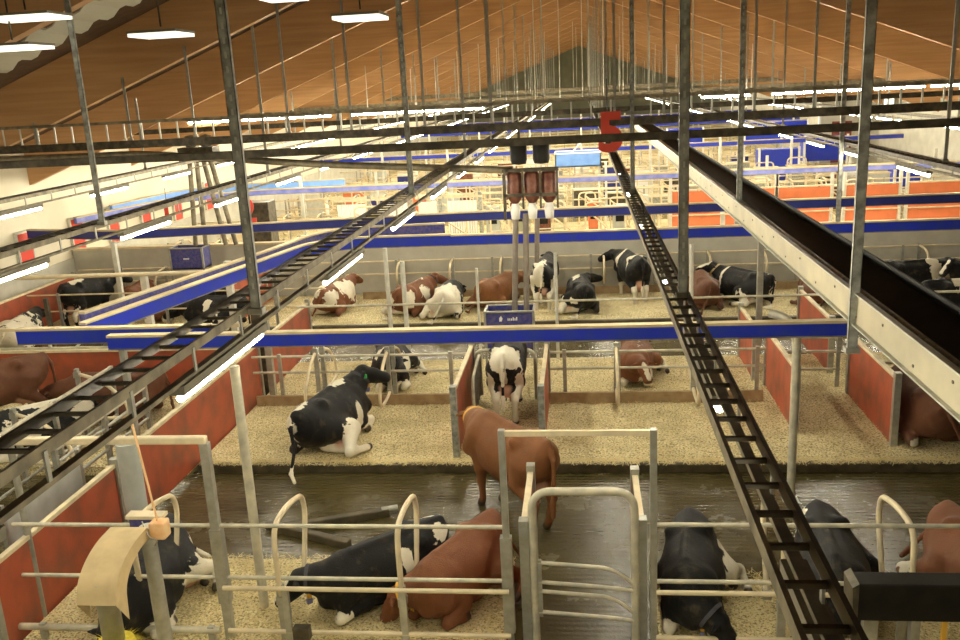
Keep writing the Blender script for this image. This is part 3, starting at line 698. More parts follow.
for i, x in enumerate((-12, -8.2, -5.2, -3.9, -1.2, .3, 2.2, 3.6, 6.1, 9.6)):
    strut(x, 30.3, 5.4, zr(x)+.2, .05, f'rod holding the lamp-carrying tray, {ORD[i]} from the left', 'rods holding the lamp-carrying tray', m_='whitepost')
# thin wires in the far roof
for i in range(46):
    x = -8 + 16 * ((i * 0.618) % 1); y = 34 + (i * 7.3) % 60
    o = MB().tube([(x, y, 5.3), (x + .02, y, zr(x) + .1)], .014, 4).build('hanger_wire', M['whitepost'])
    tag(o, 'thin pale wire hanging from the far roof beams', 'wire', 'thin wires under the far roof')

# ------------------------------------------------------------------ blue rails
def rail_beam(pts, label, z=2.5, h=.2, w=.11, m_='blue', r=1.2):
    t = empty('feed_rail', (0, 0, 0)); tag(t, label, 'rail')
    P = fillet([(p[0], p[1], z) for p in pts], r, 8)
    b = MB(); l = MB(); g = MB()
    for i in range(len(P)-1):
        e = (P[i+1]-P[i]).normalized()*.01; a = P[i]-e; c = P[i+1]+e
        b.bar(a + Vector((0, 0, h/2)), c + Vector((0, 0, h/2)), w, h)
        l.bar(a + Vector((0, 0, h+.022)), c + Vector((0, 0, h+.022)), w*1.25, .035); g.bar(a + Vector((0, 0, -.008)), c + Vector((0, 0, -.008)), w*1.15, .016)
    b.build('beam', M[m_], t); l.build('top_flange', M['tan'], t); g.build('bottom_flange', M['tray'], t)
    return t
rail_beam([(-7.0, 12.0), (3.62, 12.0)], 'bright blue rail crossing the middle of the photo above the straw bed', 2.51, .168)
rail_beam([(-8.7, 12.4), (-5.6, 12.4)], 'short blue rail overlapping the left end of the middle rail', 2.5, .2)
rail_beam([(-7.75, 12.6), (-6.2, 19.4), (-5.4, 20.0), (-3.0, 20.0)], 'blue rail curving away on the left and turning right', 2.5, .22, r=1.8)
rail_beam([(-8.1, 13.2), (-6.75, 18.8), (-6.3, 21.4), (-3.4, 21.6)], 'second blue curved rail beside the first on the left', 2.5, .24, m_='dullblue', r=1.6)
rail_beam([(-3.0, 20.0), (15.3, 20.0)], 'blue rail crossing above the wall row of cows', 2.5, .2)
rail_beam([(-15.4, 23.2), (-12.4, 22.4), (-3, 23.6), (15.3, 23.9)], 'dark blue rail crossing in front of the cream wall', 2.52, .2, m_='navy', r=.6)
rail_beam([(-15.4, 25.6), (-14.3, 30.2), (-12.0, 31.6), (15.3, 31.9)], 'pale lit blue rail beyond the grey wall', 2.55, .15, m_='litblue')
rail_beam([(-15.3, 27.6), (-14.8, 31.8), (-13, 33), (-9, 33.4)], 'blue rail beside the pale lit one at far left', 2.6, .2, m_='lightblue')
for i, y in enumerate((45, 54.5, 66, 82)):
    rail_beam([(-15.2 + i, y), (15.3, y + .4)], f'distant blue rail, {ORD[i]} beyond the pale lit one', 2.55, .17, m_='blue')

# ------------------------------------------------------------------ steel work
def railing(x0, x1, y, zs, posts, label, r=.026, ph=None, m_='pipe', group=None, base=0.0, axis='x'):
    t = empty('pipe_railing', (0, y, 0) if axis == 'x' else (y, 0, 0)); tag(t, label, 'railing', group)
    P = (lambda a, z: (a, 0, z)) if axis == 'x' else (lambda a, z: (0, a, z))
    for z in zs: MB().tube([P(x0, z), P(x1, z)], r, 8).build('rail', M[m_], t)
    for p in posts: MB().bar(P(p, base), P(p, ph or max(zs) + .05), .07, .05).build('post', M['galv'], t)
    return t
div_n = {}
def divider_proto(pts, post, name='stall_divider', m_='cream'):
    t = empty(name); P = fillet([(0, a, b) for a, b in pts], .22, 5)
    MB().tube(P, .032, 8).build('loop_pipe', M[m_], t)
    MB().box(-.045, .045, pts[0][0]-.05, pts[0][0]+.05, pts[0][1]-.07, pts[0][1]+.03).build('clamp', M['galv'], t); c = MB(); c.box(-.045, .045, pts[-1][0]-.05, pts[-1][0]+.05, pts[-1][1]-.05, pts[-1][1]+.05)
    c.build('clamp', M['galv'], t)
    if post: MB().box(-.04, .04, -.03, .03, 0, post).build('post', M['galv'], t)
    return t
dA = divider_proto([(.0, .66), (-.03, 1.1), (.0, 1.52), (.5, 1.53), (.98, 1.42), (1.06, 1.2), (.9, .75), (.72, .35)], .83)
dB = divider_proto([(.0, 1.16), (-.45, 1.02), (-.85, .62), (-.86, .34), (-.4, .3), (0, .36)], 1.25)
dC = divider_proto([(.0, 1.16), (-.55, 1.12), (-.8, .85), (-.66, .42), (0, .42)], 1.2)
def place(p, loc, rz, label, group):
    if 'u' not in p: p['u'] = 1; o = p; o.location = loc; o.rotation_euler = (0, 0, rz)
    else:
        o = copy_tree(p, loc, rz)
    return tag(o, label, 'stall divider', group)
FA = [(-5.0, 'nearest the red left panel'), (-3.39, 'by the black cow with orange buckle'), (-2.03, 'over the back of that black cow'), (1.95, 'seen behind the steep cable ladder'), (3.2, 'between the two right-hand front cows'), (4.6, 'beyond the right-hand brown cow')]
for x, l_ in FA: place(dA, (x, 8.4, 0), 0, f'curved stall divider in the front row, {l_}', 'front row stall dividers')
for x, l_ in ((-5.15, 'left of the cow with hanging tail'), (-3.75, 'right of the cow with hanging tail'), (.55, 'right of the standing cow'), (1.95, 'behind the steep ladder'), (6.1, 'right of the red partition'), (7.6, 'near the right edge')):
    place(dB, (x, 15.9, .05), 0, f'curved stall divider in the middle row, {l_}', 'middle row stall dividers')
for i, x in enumerate((-5.1, -3.7, .6, 2.0, 6.2)): place(dB, (x, 16.15, .05), math.pi, f'stall divider facing away in the middle row, {ORD[i]} from the left', 'middle row dividers facing away')
for i, x in enumerate((-12.6, -11.2, -9.2, -7.08, -5.33, -3.8, -2.36, -.88, .56, 2.0, 3.46, 4.95, 6.75, 9.15, 10.9, 12.6)):
    place(dC, (x, 25.3, 0), 0, f'curved stall divider on the grey wall, {ORD[i]} from the left', 'stall dividers on the grey wall')
mP = [-6.3, -5.15, -3.75, -2.6]
railing(-6.45, -2.2, 15.95, (1.12, .80), [-5.9, -2.55], 'pair of rails above the middle board left of the standing cow')
railing(-.68, 3.25, 15.95, (1.12, .80), [-.4, 3.1], 'pair of rails above the middle board right of the standing cow')
railing(3.45, 4.75, 16.6, (1.12, .85, .5), [3.5, 4.7], 'short three-bar rail between the right red partitions')
railing(4.9, 15, 16.0, (1.15, .8), [6.1, 9, 12], 'rails right of the red partitions beneath the conveyor')
railing(-6.4, -.86, 8.4, (1.53, .90), [], 'upper pair of front rails left of the metal gate', r=.024)
railing(.67, 6.4, 8.4, (1.57, .92), [6.3], 'upper pair of front rails right of the metal gate', r=.024)
railing(-4.0, -.86, 8.3, (.83, .30), [-3.3, -2.0], 'lower pair of tan front rails left of the metal gate', r=.027, m_='cream', ph=.82)
railing(.67, 6.4, 8.3, (.85, .32), [3.1], 'lower pair of tan front rails right of the metal gate', r=.027, m_='cream', ph=.82)
railing(-6.5, -4.1, 8.3, (.30,), [-6.2, -4.2], 'low floor rail under the cow brush', r=.04)
railing(-15.4, 15.2, 25.3, (1.14, .76), list(np.arange(-14.0, 15, 2.84)), 'pair of rails along the grey wall', r=.024, m_='cream')
railing(-6.4, 15, 18.75, (1.42, .86), [], 'pair of rails along the far edge of the middle bed', r=.026)
railing(-15.2, -6.7, 21.85, (1.15, .7), [-14, -11, -8], 'rails before the far left pens', r=.022, m_='cream')
railing(-15.2, -6.7, 18.6, (2.3,), [], 'long tan pipe crossing above the left pens', r=.05, m_='cream')
# tall thin posts
def post(x, y, h, label, r=.045, m_='whitepost', sq=False, base=0, group=None):
    t = empty('steel_post', (x, y, base)); tag(t, label, 'post', group)
    if sq: MB().box(-r, r, -r, r, 0, h).build('shaft', M[m_], t, bevel=.008)
    else: MB().tube([(0, 0, 0), (0, 0, h)], r, 12).build('shaft', M[m_], t)
    MB().box(-r*1.8, r*1.8, -r*1.8, r*1.8, 0, .015).build('foot_plate', M['galv'], t)
post(-4.3, 18.8, 2.68, 'whitish post left of the centre standing behind the blue rail', .05)
post(-3.97, 18.95, 2.35, 'shorter whitish post beside the taller one behind the blue rail', .055)
post(-6.85, 12.05, 2.6, 'slotted post under the left end of the middle blue rail', .045, 'galv', True)
post(2.25, 18.8, 2.55, 'whitish post right of the steep ladder', .045)
post(3.66, 18.8, 2.75, 'grey square post behind the middle rail right of centre', .06, 'galv', True)
post(-3.85, 9.0, 3.15, 'tall pale pole standing in the front straw bed', .055, 'pipe')
post(-.6, 18.6, 2.5, 'thin whitish pole right of the blue trough', .035)
post(-2.3, 18.7, 2.2, 'thin whitish pole left of the blue trough', .03)
post(-7.9, 18.8, 2.5, 'square whitish post beneath the blue curved rail', .07, 'whitepost', True)
post(-9.9, 18.8, 2.3, 'square whitish post in the left pens', .07, 'whitepost', True)
post(-12.4, 22.2, 2.5, 'whitish post by the far left pen', .06, 'whitepost', True)
post(-6.55, 16.75, 1.9, 'dark column at the far end of the left red panel', .1, 'dark', True)
post(-6.3, 16.5, 1.9, 'galvanised column beside the dark one on the left red panel', .06, 'galv', True)
post(-5.95, 10.2, 1.75, 'broad pale grey column behind the cow brush', .14, 'greypanel')
post(-6.5, 8.75, 2.4, 'thin galvanised post crossing the left red panel', .04, 'galv')
post(-6.95, 8.6, 2.4, 'thin galvanised post at the bottom left corner', .04, 'galv')
post(-13.55, 20.6, 1.35, 'dark thin post by the standing cow at the far left', .05, 'dark', True)
# curved pole on the right
t = empty('curved_pole', (2.88, 12.14, 0)); tag(t, 'pale pole with curved top standing at the right end of the alley', 'pole')
MB().tube(fillet([(0, 0, 0), (0, 0, 2.45), (-.12, .1, 2.7), (-.34, .2, 2.74)], .3, 8), .06, 12).build('shaft', M['pipe'], t)
MB().box(-.11, .11, -.11, .11, 0, .015).build('foot_plate', M['galv'], t)

# partitions along the depth of the barn
def partition(x, y0, y1, z0, z1, label, m_='red', near='galv', th=.03, axis='y', pw=.09):
    t = empty('plywood_partition', (x, y0, 0) if axis == 'y' else (y0, x, 0)); tag(t, label, 'partition'); L = y1 - y0
    if axis == 'x': t.rotation_euler = (0, 0, -math.pi/2)
    MB().box(-th/2, th/2, 0, L, z0, z1).build('panel', M[m_], t)
    MB().box(-.035, .035, 0, L, z1, z1+.05).build('top_rail', M['cream'], t)
    for yy in (0, L): MB().box(-.05, .05, yy-pw/2, yy+pw/2, 0, z1+.12).build('post', M[near if yy == 0 else 'galv'], t)
    return t
partition(-6.5, 11.2, 16.4, .12, 1.22, 'long red plywood partition left of the wet alley')
partition(-6.5, 8.0, 10.75, .1, 1.17, 'red plywood partition behind the cow brush', near='galv')
partition(-6.52, 16.9, 19.9, .12, 1.2, 'red partition running on behind the dark column')
partition(-2.13, 13.38, 15.95, .1, 1.25, 'red partition on the left of the standing cow', near='strut', pw=.14)
partition(-.72, 13.38, 15.95, .1, 1.25, 'red partition on the right of the standing cow', near='strut', pw=.14)
partition(3.42, 14.3, 16.7, .12, 1.22, 'red partition beside the curved pole')
partition(4.8, 13.75, 16.2, .12, 1.25, 'red partition left of the dark brown lying cow', pw=.1)
partition(3.25, 17.0, 18.6, .12, 1.2, 'small red partition behind the blue rail right of centre')
partition(4.78, 17.4, 20.0, .12, 1.2, 'small red partition beneath the conveyor')
partition(16.1, -15.3, -6.6, .3, 1.25, 'red board crossing behind the left brown cows', axis='x')
partition(-14.9, 20.2, 24.2, .12, 1.2, 'red partition along the far left wall')
partition(-9.3, 22.0, 25.2, .12, 1.2, 'red partition with a pale edge in the far left pens')
# pale grey door panel behind the left red one
t = empty('door_panel', (-7.2, 9.3, 0)); tag(t, 'pale grey steel door panel behind the red partition at lower left', 'panel')
MB().box(-.02, .02, 0, 1.75, .3, 1.15).build('sheet', M['greypanel'], t)
for yy in (0, 1.75): MB().box(-.03, .03, yy-.03, yy+.03, 0, 1.3).build('post', M['galv'], t)
# depth-wise pipe gate at the left
for i, (x, y0, y1, l_) in enumerate(((-8.65, 11.0, 14.7, 'pipe gate with doubled top bar in the left pens'), (-7.45, 10.9, 13.6, 'pipe gate just left of the long red partition'))):
    t = empty('pipe_gate', (x, y0, 0)); tag(t, l_, 'gate'); L = y1 - y0
    for z in (1.35, 1.15, .8, .45): MB().tube([(0, 0, z), (0, L, z)], .035 if z > 1.3 else .025, 8).build('bar', M['pipe'] if z > 1.3 else M['galv'], t)
    for yy in (0, L*.5, L): MB().box(-.035, .035, yy-.035, yy+.035, 0, 1.38).build('post', M['galv'], t)
for i, (x, y, l_) in enumerate(((-8.9, 12.2, 'low curved divider under the left pipe gate'), (-9.0, 14.2, 'curved divider at the far end of the left pipe gate'))):
    o = copy_tree(dB, (x, y, .25), math.pi/2); tag(o, l_, 'stall divider')
t = empty('pipe_barrier', (-11.3, 16.15, 0)); tag(t, 'whitish barrier with slanting braces above the left red board', 'barrier')
MB().bar((-4, 0, 1.72), (4.6, 0, 1.72), .06, .06).build('top_bar', M['cream'], t); MB().bar((-4, 0, 1.32), (4.6, 0, 1.32), .05, .05).build('lower_bar', M['pipe'], t)
for x in (-2.4, -.9, .6, 2.1, 3.6): MB().bar((x, 0, 1.32), (x, 0, 1.72), .05, .05).build('upright', M['whitepost'], t)
for x in (-1.6, 1.5): MB().bar((x-.35, 0, 1.34), (x+.1, 0, 1.7), .04, .04).build('brace', M['whitepost'], t)

# goal-post frame at the lower left and the central gate
t = empty('steel_gantry', (-4.03, 8.4, 0)); tag(t, 'goal-post gantry with thick tan top bar at lower left', 'gantry')
MB().bar((-6, 0, 2.53), (.03, 0, 2.53), .09, .085).build('top_bar', M['cream'], t, bevel=.02)
MB().box(-.05, .05, -.045, .045, 0, 2.5).build('post', M['galv'], t, bevel=.01); MB().box(-.062, .062, -.058, .058, .6, 1.5).build('sleeve', M['galv'], t)
t = empty('doorway_gantry', (-.095, 8.4, 0)); tag(t, 'tall galvanised door frame around the looped gate in the foreground', 'gantry')
MB().box(-.81, -.74, -.035, .035, 0, 2.62).build('post', M['galv'], t, bevel=.008); MB().box(.71, .78, -.035, .035, 0, 2.62).build('post', M['galv'], t, bevel=.008)
MB().bar((-.76, 0, 2.58), (.76, 0, 2.58), .045, .055).build('top_bar', M['cream'], t)
MB().box(-.84, -.72, -.05, .05, .3, 1.42).build('sleeve', M['galv'], t)
t = empty('looped_gate', (-.076, 8.46, 0)); tag(t, 'foreground gate of rounded pipe with four lower bars', 'gate')
MB().tube(fillet([(-.52, 0, .02), (-.52, 0, 1.91), (.54, 0, 1.91), (.54, 0, .02)], .22, 8), .042, 12).build('arch', M['pipe'], t)
for z, z2 in ((1.09, .94), (.86, .86), (.75, .60), (.50, .50)):
    MB().tube(fillet([(-.5, 0, z), (.3, -.02, z - .05), (.52, -.02, z2 - .08)], .2, 5), .022, 8).build('cross_bar', M['pipe'], t)
MB().box(-.48, -.44, -.02, .02, .45, 1.12).build('hinge_strip', M['galv'], t)
for z in (.25, 1.3): MB().box(-.66, -.56, -.03, .03, z, z+.12).build('hinge', M['galv'], t)
# side panels of the foreground passage
partition(-.69, 8.5, 9.9, .1, 1.45, 'narrow partition seen edge-on left of the looped gate', pw=.12)
partition(.54, 8.55, 9.8, .1, 1.45, 'narrow partition seen edge-on right of the looped gate', pw=.12)
# race around the standing cow
t = empty('stall_arch', (-1.5, 16.05, 0)); tag(t, 'rounded pipe arch in front of the standing cow', 'arch')
MB().tube(fillet([(-.6, 0, 0), (-.6, 0, 1.15), (.55, 0, 1.15), (.55, 0, 0)], .2, 6), .035, 10).build('arch_pipe', M['pipe'], t)
t = empty('side_grille', (-1.98, 14.6, 0)); tag(t, 'slanted side grille left of the standing cow', 'grille')
MB().tube(fillet([(0, 0, .3), (0, .1, 1.05), (0, 1.3, 1.15), (0, 1.35, .3)], .2, 5), .03, 8).build('hoop', M['pipe'], t)
for i in range(5): MB().tube([(0, .2+.24*i, .35), (0, .3+.24*i, 1.05)], .018, 6).build('bar', M['galv'], t)

# feed troughs
def trough(loc, w, d, h, label, base, mm='dullblue'):
    t = empty('feed_trough', loc); tag(t, label, 'feed trough')
    f = MB(); f.box(-w/2, w/2, -d/2, -d/2+.03, 0, h); f.box(-w/2, w/2, d/2-.03, d/2, 0, h); f.box(-w/2, -w/2+.03, -d/2, d/2, 0, h); f.box(w/2-.03, w/2, -d/2, d/2, 0, h); f.box(-w/2, w/2, -d/2, d/2, 0, .04)
    f.build('bin', M[mm], t)
    r = MB(); r.bar((-w/2-.02, -d/2, h), (w/2+.02, -d/2, h), .05, .03); r.bar((-w/2-.02, d/2, h), (w/2+.02, d/2, h), .05, .03); r.bar((-w/2, -d/2, h), (-w/2, d/2, h), .04, .03); r.bar((w/2, -d/2, h), (w/2, d/2, h), .04, .03)
    r.build('rim', M['galv'], t)
    for x in (-w/2, w/2): MB().box(x-.025, x+.025, -d/2-.025, -d/2+.025, base, h).build('leg', M['galv'], t)
    return t
tr = trough((-1.52, 17.55, .78), .98, .55, .8, 'blue feed trough with grey rim in front of the standing cow', -.63)
def text(s, size, loc, mm, parent=None, name='lettering', rot=(R(90), 0, 0), ex=.002, off=0):
    c = bpy.data.curves.new(name, 'FONT'); c.body = s; c.size = size; c.extrude = ex; c.offset = off; c.align_x = 'CENTER'
    c.materials.append(M[mm]); o = bpy.data.objects.new(name, c); COL.objects.link(o); o.location = loc; o.rotation_euler = rot
    bpy.context.view_layer.update(); me = bpy.data.meshes.new_from_object(o.evaluated_get(bpy.context.evaluated_depsgraph_get()))
    COL.objects.unlink(o); bpy.data.objects.remove(o); o = bpy.data.objects.new(name, me); COL.objects.link(o); o.location = loc; o.rotation_euler = rot
    if parent: o.parent = parent
    return o
MB().add([(-.20, -.279, .60), (-.15, -.279, .60), (-.13, -.279, .66), (-.16, -.279, .72), (-.20, -.279, .67)], [(0, 1, 2, 3, 4)]).build('emblem', M['white'], tr)
lg = MB()
for i in range(6): lg.box(-.03+i*.035, -.03+i*.035+.02, -.282, -.276, .615, .66 + (.025 if i in (3, 5) else 0))
lg.build('lettering', M['white'], tr)
tl = trough((-11.1, 23.9, 1.4), .95, .55, .6, 'blue feed trough by the far left pens', -1.3)
lg = MB()
for i in range(5): lg.box(-.09+i*.035, -.09+i*.035+.022, -.282, -.276, .28, .32)
lg.build('lettering', M['white'], tl)
# feed drop unit in the centre
t = empty('feed_auger_unit', (-1.1, 17.55, 0)); tag(t, 'feed drop unit with three red brown hoppers and two black motors', 'feeding machine')
for i, x in enumerate((-.22, .12, .45)):
    MB().lathe((x, 0, 3.72), [(.06, -.02), (.13, .08), (.155, .16), (.155, .55), (.12, .6), (.001, .6)], 16).build('hopper', M['rust'], t)
    MB().lathe((x, -.05, 3.52), [(.001, -.12), (.08, -.11), (.10, .1), (.06, .2)], 14).build('outlet_cup', M['white'], t)
for x in (-.12, .32):
    MB().lathe((x, 0, 4.46), [(.001, 0), (.14, .02), (.165, .1), (.165, .38), (.13, .44), (.001, .44)], 16).build('motor', M['black'], t)
MB().bar((-.45, 0, 4.36), (.65, 0, 4.36), .2, .06).build('frame', M['dark'], t); MB().bar((-.42, -.1, 4.3), (-.42, -.1, 3.4), .05, .05).build('side_bar', M['dark'], t)
for x, x2 in ((-.22, -.32), (-.02, -.08)): MB().tube([(x, 0, 3.5), (x2, 0, 1.5)], .06, 10).build('drop_pipe', M['hopperpipe'], t)
MB().tube([(.2, .02, 3.4), (.16, .1, 2.5)], .05, 10).build('drop_pipe', M['hopperpipe'], t)
for x in (-.40, -.05, .29, .62): MB().box(x-.02, x+.02, -.17, -.13, 3.62, 4.4).build('frame_bar', M['dark'], t)
MB().box(-.42, .64, -.17, -.13, 3.86, 3.92).build('frame_bar', M['dark'], t)
MB().bar((-.1, 0, 4.9), (-.1, 0, 5.2), .05, .05).build('hanger', M['dark'], t)
o = MB().tube(fillet([(-13, 17.9, 5.0), (-9, 17.9, 4.98), (-5.2, 17.7, 4.62), (-1.35, 17.6, 4.36)], .5, 5), .07, 10).build('auger_pipe', M['tray']); tag(o, 'long bent auger pipe leading to the central feed drop unit', 'pipe')
# left drop unit
t = empty('feed_auger_unit', (-10.5, 24.0, 0)); tag(t, 'dark feed drop unit with spreading pipes at the left', 'feeding machine')
for x, x2 in ((-.3, -.45), (-.1, -.15), (.1, .45), (.3, .75)): MB().tube([(x, 0, 4.4), (x2, 0, 2.0)], .065, 10).build('drop_pipe', M['tray'], t)
MB().box(-.5, .5, -.25, .25, 4.35, 4.75).build('gear_box', M['dark'], t)
MB().lathe((-.2, 0, 4.75), [(.001, 0), (.14, .02), (.15, .3), (.001, .34)], 14).build('motor', M['tray'], t); MB().lathe((.25, 0, 4.75), [(.001, 0), (.14, .02), (.15, .3), (.001, .34)], 14).build('motor', M['tray'], t)
tag(MB().box(-10.3, -9.5, 26.2, 26.9, 0, 2.9).build('control_cabinet', M['dark'], bevel=.02), 'dark cabinet behind the spreading feed pipes at left', 'cabinet')

# conveyor at the right
t = empty('feed_conveyor', (2.45, 2.0, 3.74)); tag(t, 'long belt conveyor with grey side plate running down the right', 'conveyor'); L = 44
MB().box(-.012, .012, 0, L, 0, .27).build('side_plate', M['plate'], t)
MB().box(-.04, .012, 0, L, .27, .285).build('side_lip', M['galv'], t); MB().box(-.05, .012, 0, L, -.015, 0).build('bottom_lip', M['galv'], t)
MB().prism([(.012, .24), (.16, .10), (.30, .10), (.30, .115), (.165, .115), (.012, .27)], 'y', 0, L).build('belt', M['black'], t)
MB().tube([(.10, 0, .22), (.10, L, .22)], .035, 10).build('return_pipe', M['strut'], t)
MB().prism([(.30, .08), (.62, .20), (.62, .30), (.60, .30), (.60, .215), (.30, .10)], 'y', 0, L).build('far_side', M['black'], t)
b_ = MB()
for i in range(60): b_.box(-.02, -.012, .35+i*.72, .37+i*.72, .05 + .12*(i % 2), .07 + .12*(i % 2))
b_.build('bolts', M['dark'], t)

# red number signs
for s, px, py, Y, size, lab in (('5', 611, 150, 13.6, .78, 'large red number five hanging above the steep ladder'), ('2', 249, 222, 24.3, .95, 'red number two hanging by the left feed pipes'), ('1', 168, 222, 24.5, .7, 'red number one hanging at the left')):
    X, Y, Z = at(px, py, Y=Y); t = empty('number_sign', (X, Y, Z)); tag(t, lab, 'sign')
    text(s, size, (0, 0, 0), 'digit', t, 'digit', ex=.01, off=.028)
    MB().tube([(-.05 if s == '5' else .02, .03, size*.68), (-.05 if s == '5' else .02, .03, size*.68+.5)], .008, 5).build('hanger', M['dark'], t)

# cow brush in the lower left
bx, by, bz = at(126, 530, Y=7.45)
t = empty('cow_brush', (bx, by, 0)); tag(t, 'rotating cow brush with beige hood and yellow bristles at lower left', 'cow brush')
prof = [(.06, bz), (-.22, bz - .01), (-.46, bz - .09), (-.63, bz - .22), (-.68, bz - .40)]
P = fillet([(0, a, b) for a, b in prof], .15, 5); w = .19
mb = MB(); vs = [(sx*w, p[1], p[2]) for p in P for sx in (-1, 1)]
mb.add(vs, [(2*i, 2*i+1, 2*i+3, 2*i+2) for i in range(len(P)-1)], True)
inner = [(0, a + .0, b) for a, b in ((.06, bz - .12), (-.16, bz - .13), (-.36, bz - .22), (-.47, bz - .34), (-.50, bz - .66))]; Q = fillet(inner, .15, 5)
for sx in (-1, 1):
    m_ = min(len(P), len(Q)); vs = [(sx*w, p[1], p[2]) for p in P[:m_]] + [(sx*w, p[1], p[2]) for p in Q[:m_]]
    mb.add(vs, [(i, i+1, m_+i+1, m_+i) for i in range(m_-1)])
mb.build('hood', M['hood'], t)
MB().lathe((0, -.5, bz - .98), [(.001, 0), (.10, .0), (.10, .62), (.13, .64), (.13, .74), (.001, .76)], 20).build('roller_core', M['galv'], t)
br = MB(); q = random.Random(3)
br.lathe((0, -.5, bz - 1.5), [(.001, 0), (.15, .02), (.22, .2), (.23, .4), (.18, .6), (.05, .62)], 22)
for i in range(1300):
    a = q.uniform(0, 6.28); z = bz - 1.5 + q.uniform(0, .6); r1 = .25 + q.uniform(-.02, .035)
    c, s_ = math.cos(a), math.sin(a); br.add([(c*.15 - s_*.004, -.5 + s_*.15 + c*.004, z), (c*.15 + s_*.004, -.5 + s_*.15 - c*.004, z), (c*r1, -.5 + s_*r1, z + q.uniform(-.02, .03))], [(0, 1, 2)])
br.build('bristles', M['yellow'], t)
MB().tube([(.16, .12, 0), (.15, .12, bz - .02)], .075, 14).build('post', M['galv'], t)
MB().box(-.12, .22, .28, .36, bz - .14, bz - .02).build('motor_box', M['dullblue'], t); MB().box(-.14, .25, .25, .38, bz - .02, bz + .015).build('motor_lid', M['cream'], t)
MB().box(.2, .36, .05, .2, bz - .14, bz + .04).build('control_box', M['boxorange'], t, bevel=.02)
MB().tube(fillet([(.12, .1, bz+.04), (.22, .0, bz-.08), (.30, .02, bz-.12), (.24, .06, bz-.2)], .08, 5), .008, 6).build('cable', M['galv'], t)
_e = at(132, 424, Y=7.6); MB().tube([(.27, .12, bz + .04), (_e[0] - bx, .15, _e[2])], .012, 6).build('supply_cord', M['cord'], t)

# dark window reflection at lower right, built as a black box on legs
t = empty('dark_reflection', (3.0, 7.9, .0)); tag(t, 'black box standing for a dark glass reflection before the right front rails', 'reflection box')
MB().box(-.56, 1.4, -.25, .0, .98, 1.36).build('box_body', M['black'], t, bevel=.02)
MB().prism([(-.58, .98), (-.54, .98), (-.54, 1.38), (-.60, 1.34)], 'y', -.27, .02).build('end_plate', M['dark'], t)
for x, w_ in ((-.48, .14), (-.05, .09), (.7, .1)): MB().box(x+.03, x+w_+.02, -.18, -.09, 0, 1.0).build('leg', M['galv'], t)
MB().box(.25, .29, -.2, -.16, .72, 1.0).build('orange_tag', M['collar_y'], t)
tag(MB().box(-3.22, -3.04, 8.17, 8.27, .27, .42).build('mounting_plate', M['dark']), 'small dark plate on the low front rail below the black cow', 'plate')

# manure scraper on the alley
t = empty('manure_scraper', (-4.4, 11.1, 0)); tag(t, 'V-shaped dark manure scraper lying in the wet alley', 'scraper')
MB().bar((0, -.05, .06), (1.5, .52, .06), .12, .12).build('blade', M['rubber'], t, bevel=.02); MB().bar((-.2, .1, .06), (1.15, -.45, .06), .12, .12).build('blade', M['rubber'], t, bevel=.02)
MB().tube([(1.4, .48, .1), (1.62, .56, .1)], .05, 8).build('pivot', M['galv'], t)

# ------------------------------------------------------------------ far half of the barn
RG = random.Random(5)
far_rows = [(29.6, -14.5, -7.2), (35.5, -14, 15), (41.5, -14, 15), (48.5, -14, 14), (56, -14, 14), (65, -14, 14), (76, -14, 14), (88, -14, 14)]
for ri, (y, x0, x1) in enumerate(far_rows):
    o = MB().box(x0, x1, y-2.4, y+2.4, 0, .18).build('straw_bed', M['straw']); tag(o, f'far straw bed beyond the grey wall, {ORD[ri]} row', 'straw bed', kind='stuff')
    railing(x0, x1, y, (1.15, .8), list(np.arange(x0, x1, 4.2)), f'far pair of pipe rails, {ORD[ri]} row beyond the grey wall', r=.03, m_='cream')
    railing(x0, x1, y + 2.6, (1.5, 1.1), list(np.arange(x0+1, x1, 4.2)), f'far edge rail behind the {ORD[ri]} stall row', r=.03, m_='cream')
    x = x0 + .5; i = 0
    step = 1.42 if ri < 5 else 2.84
    while x < x1:
        for s in (0, 1):
            if (ri >= 3 and s): continue
            o = copy_tree(dC, (x, y + (.05 if s else -.05), .1), math.pi * s); tag(o, f'cream pipe stall divider in the {ORD[ri]} row beyond the grey wall', 'stall divider', f'far stall dividers row {ri+1}')
        x += step; i += 1
    i = 0
    for x in np.arange(x0 + .8 + ri % 2, x1, 3.3):
        o = MB().box(x-.05, x+.05, y+2.75, y+2.85, 0, 2.6 if ri % 2 else 3.2).build('steel_post', M['whitepost']); tag(o, f'slim whitish post behind the {ORD[ri]} far stall row', 'post', f'far posts row {ri+1}'); i += 1
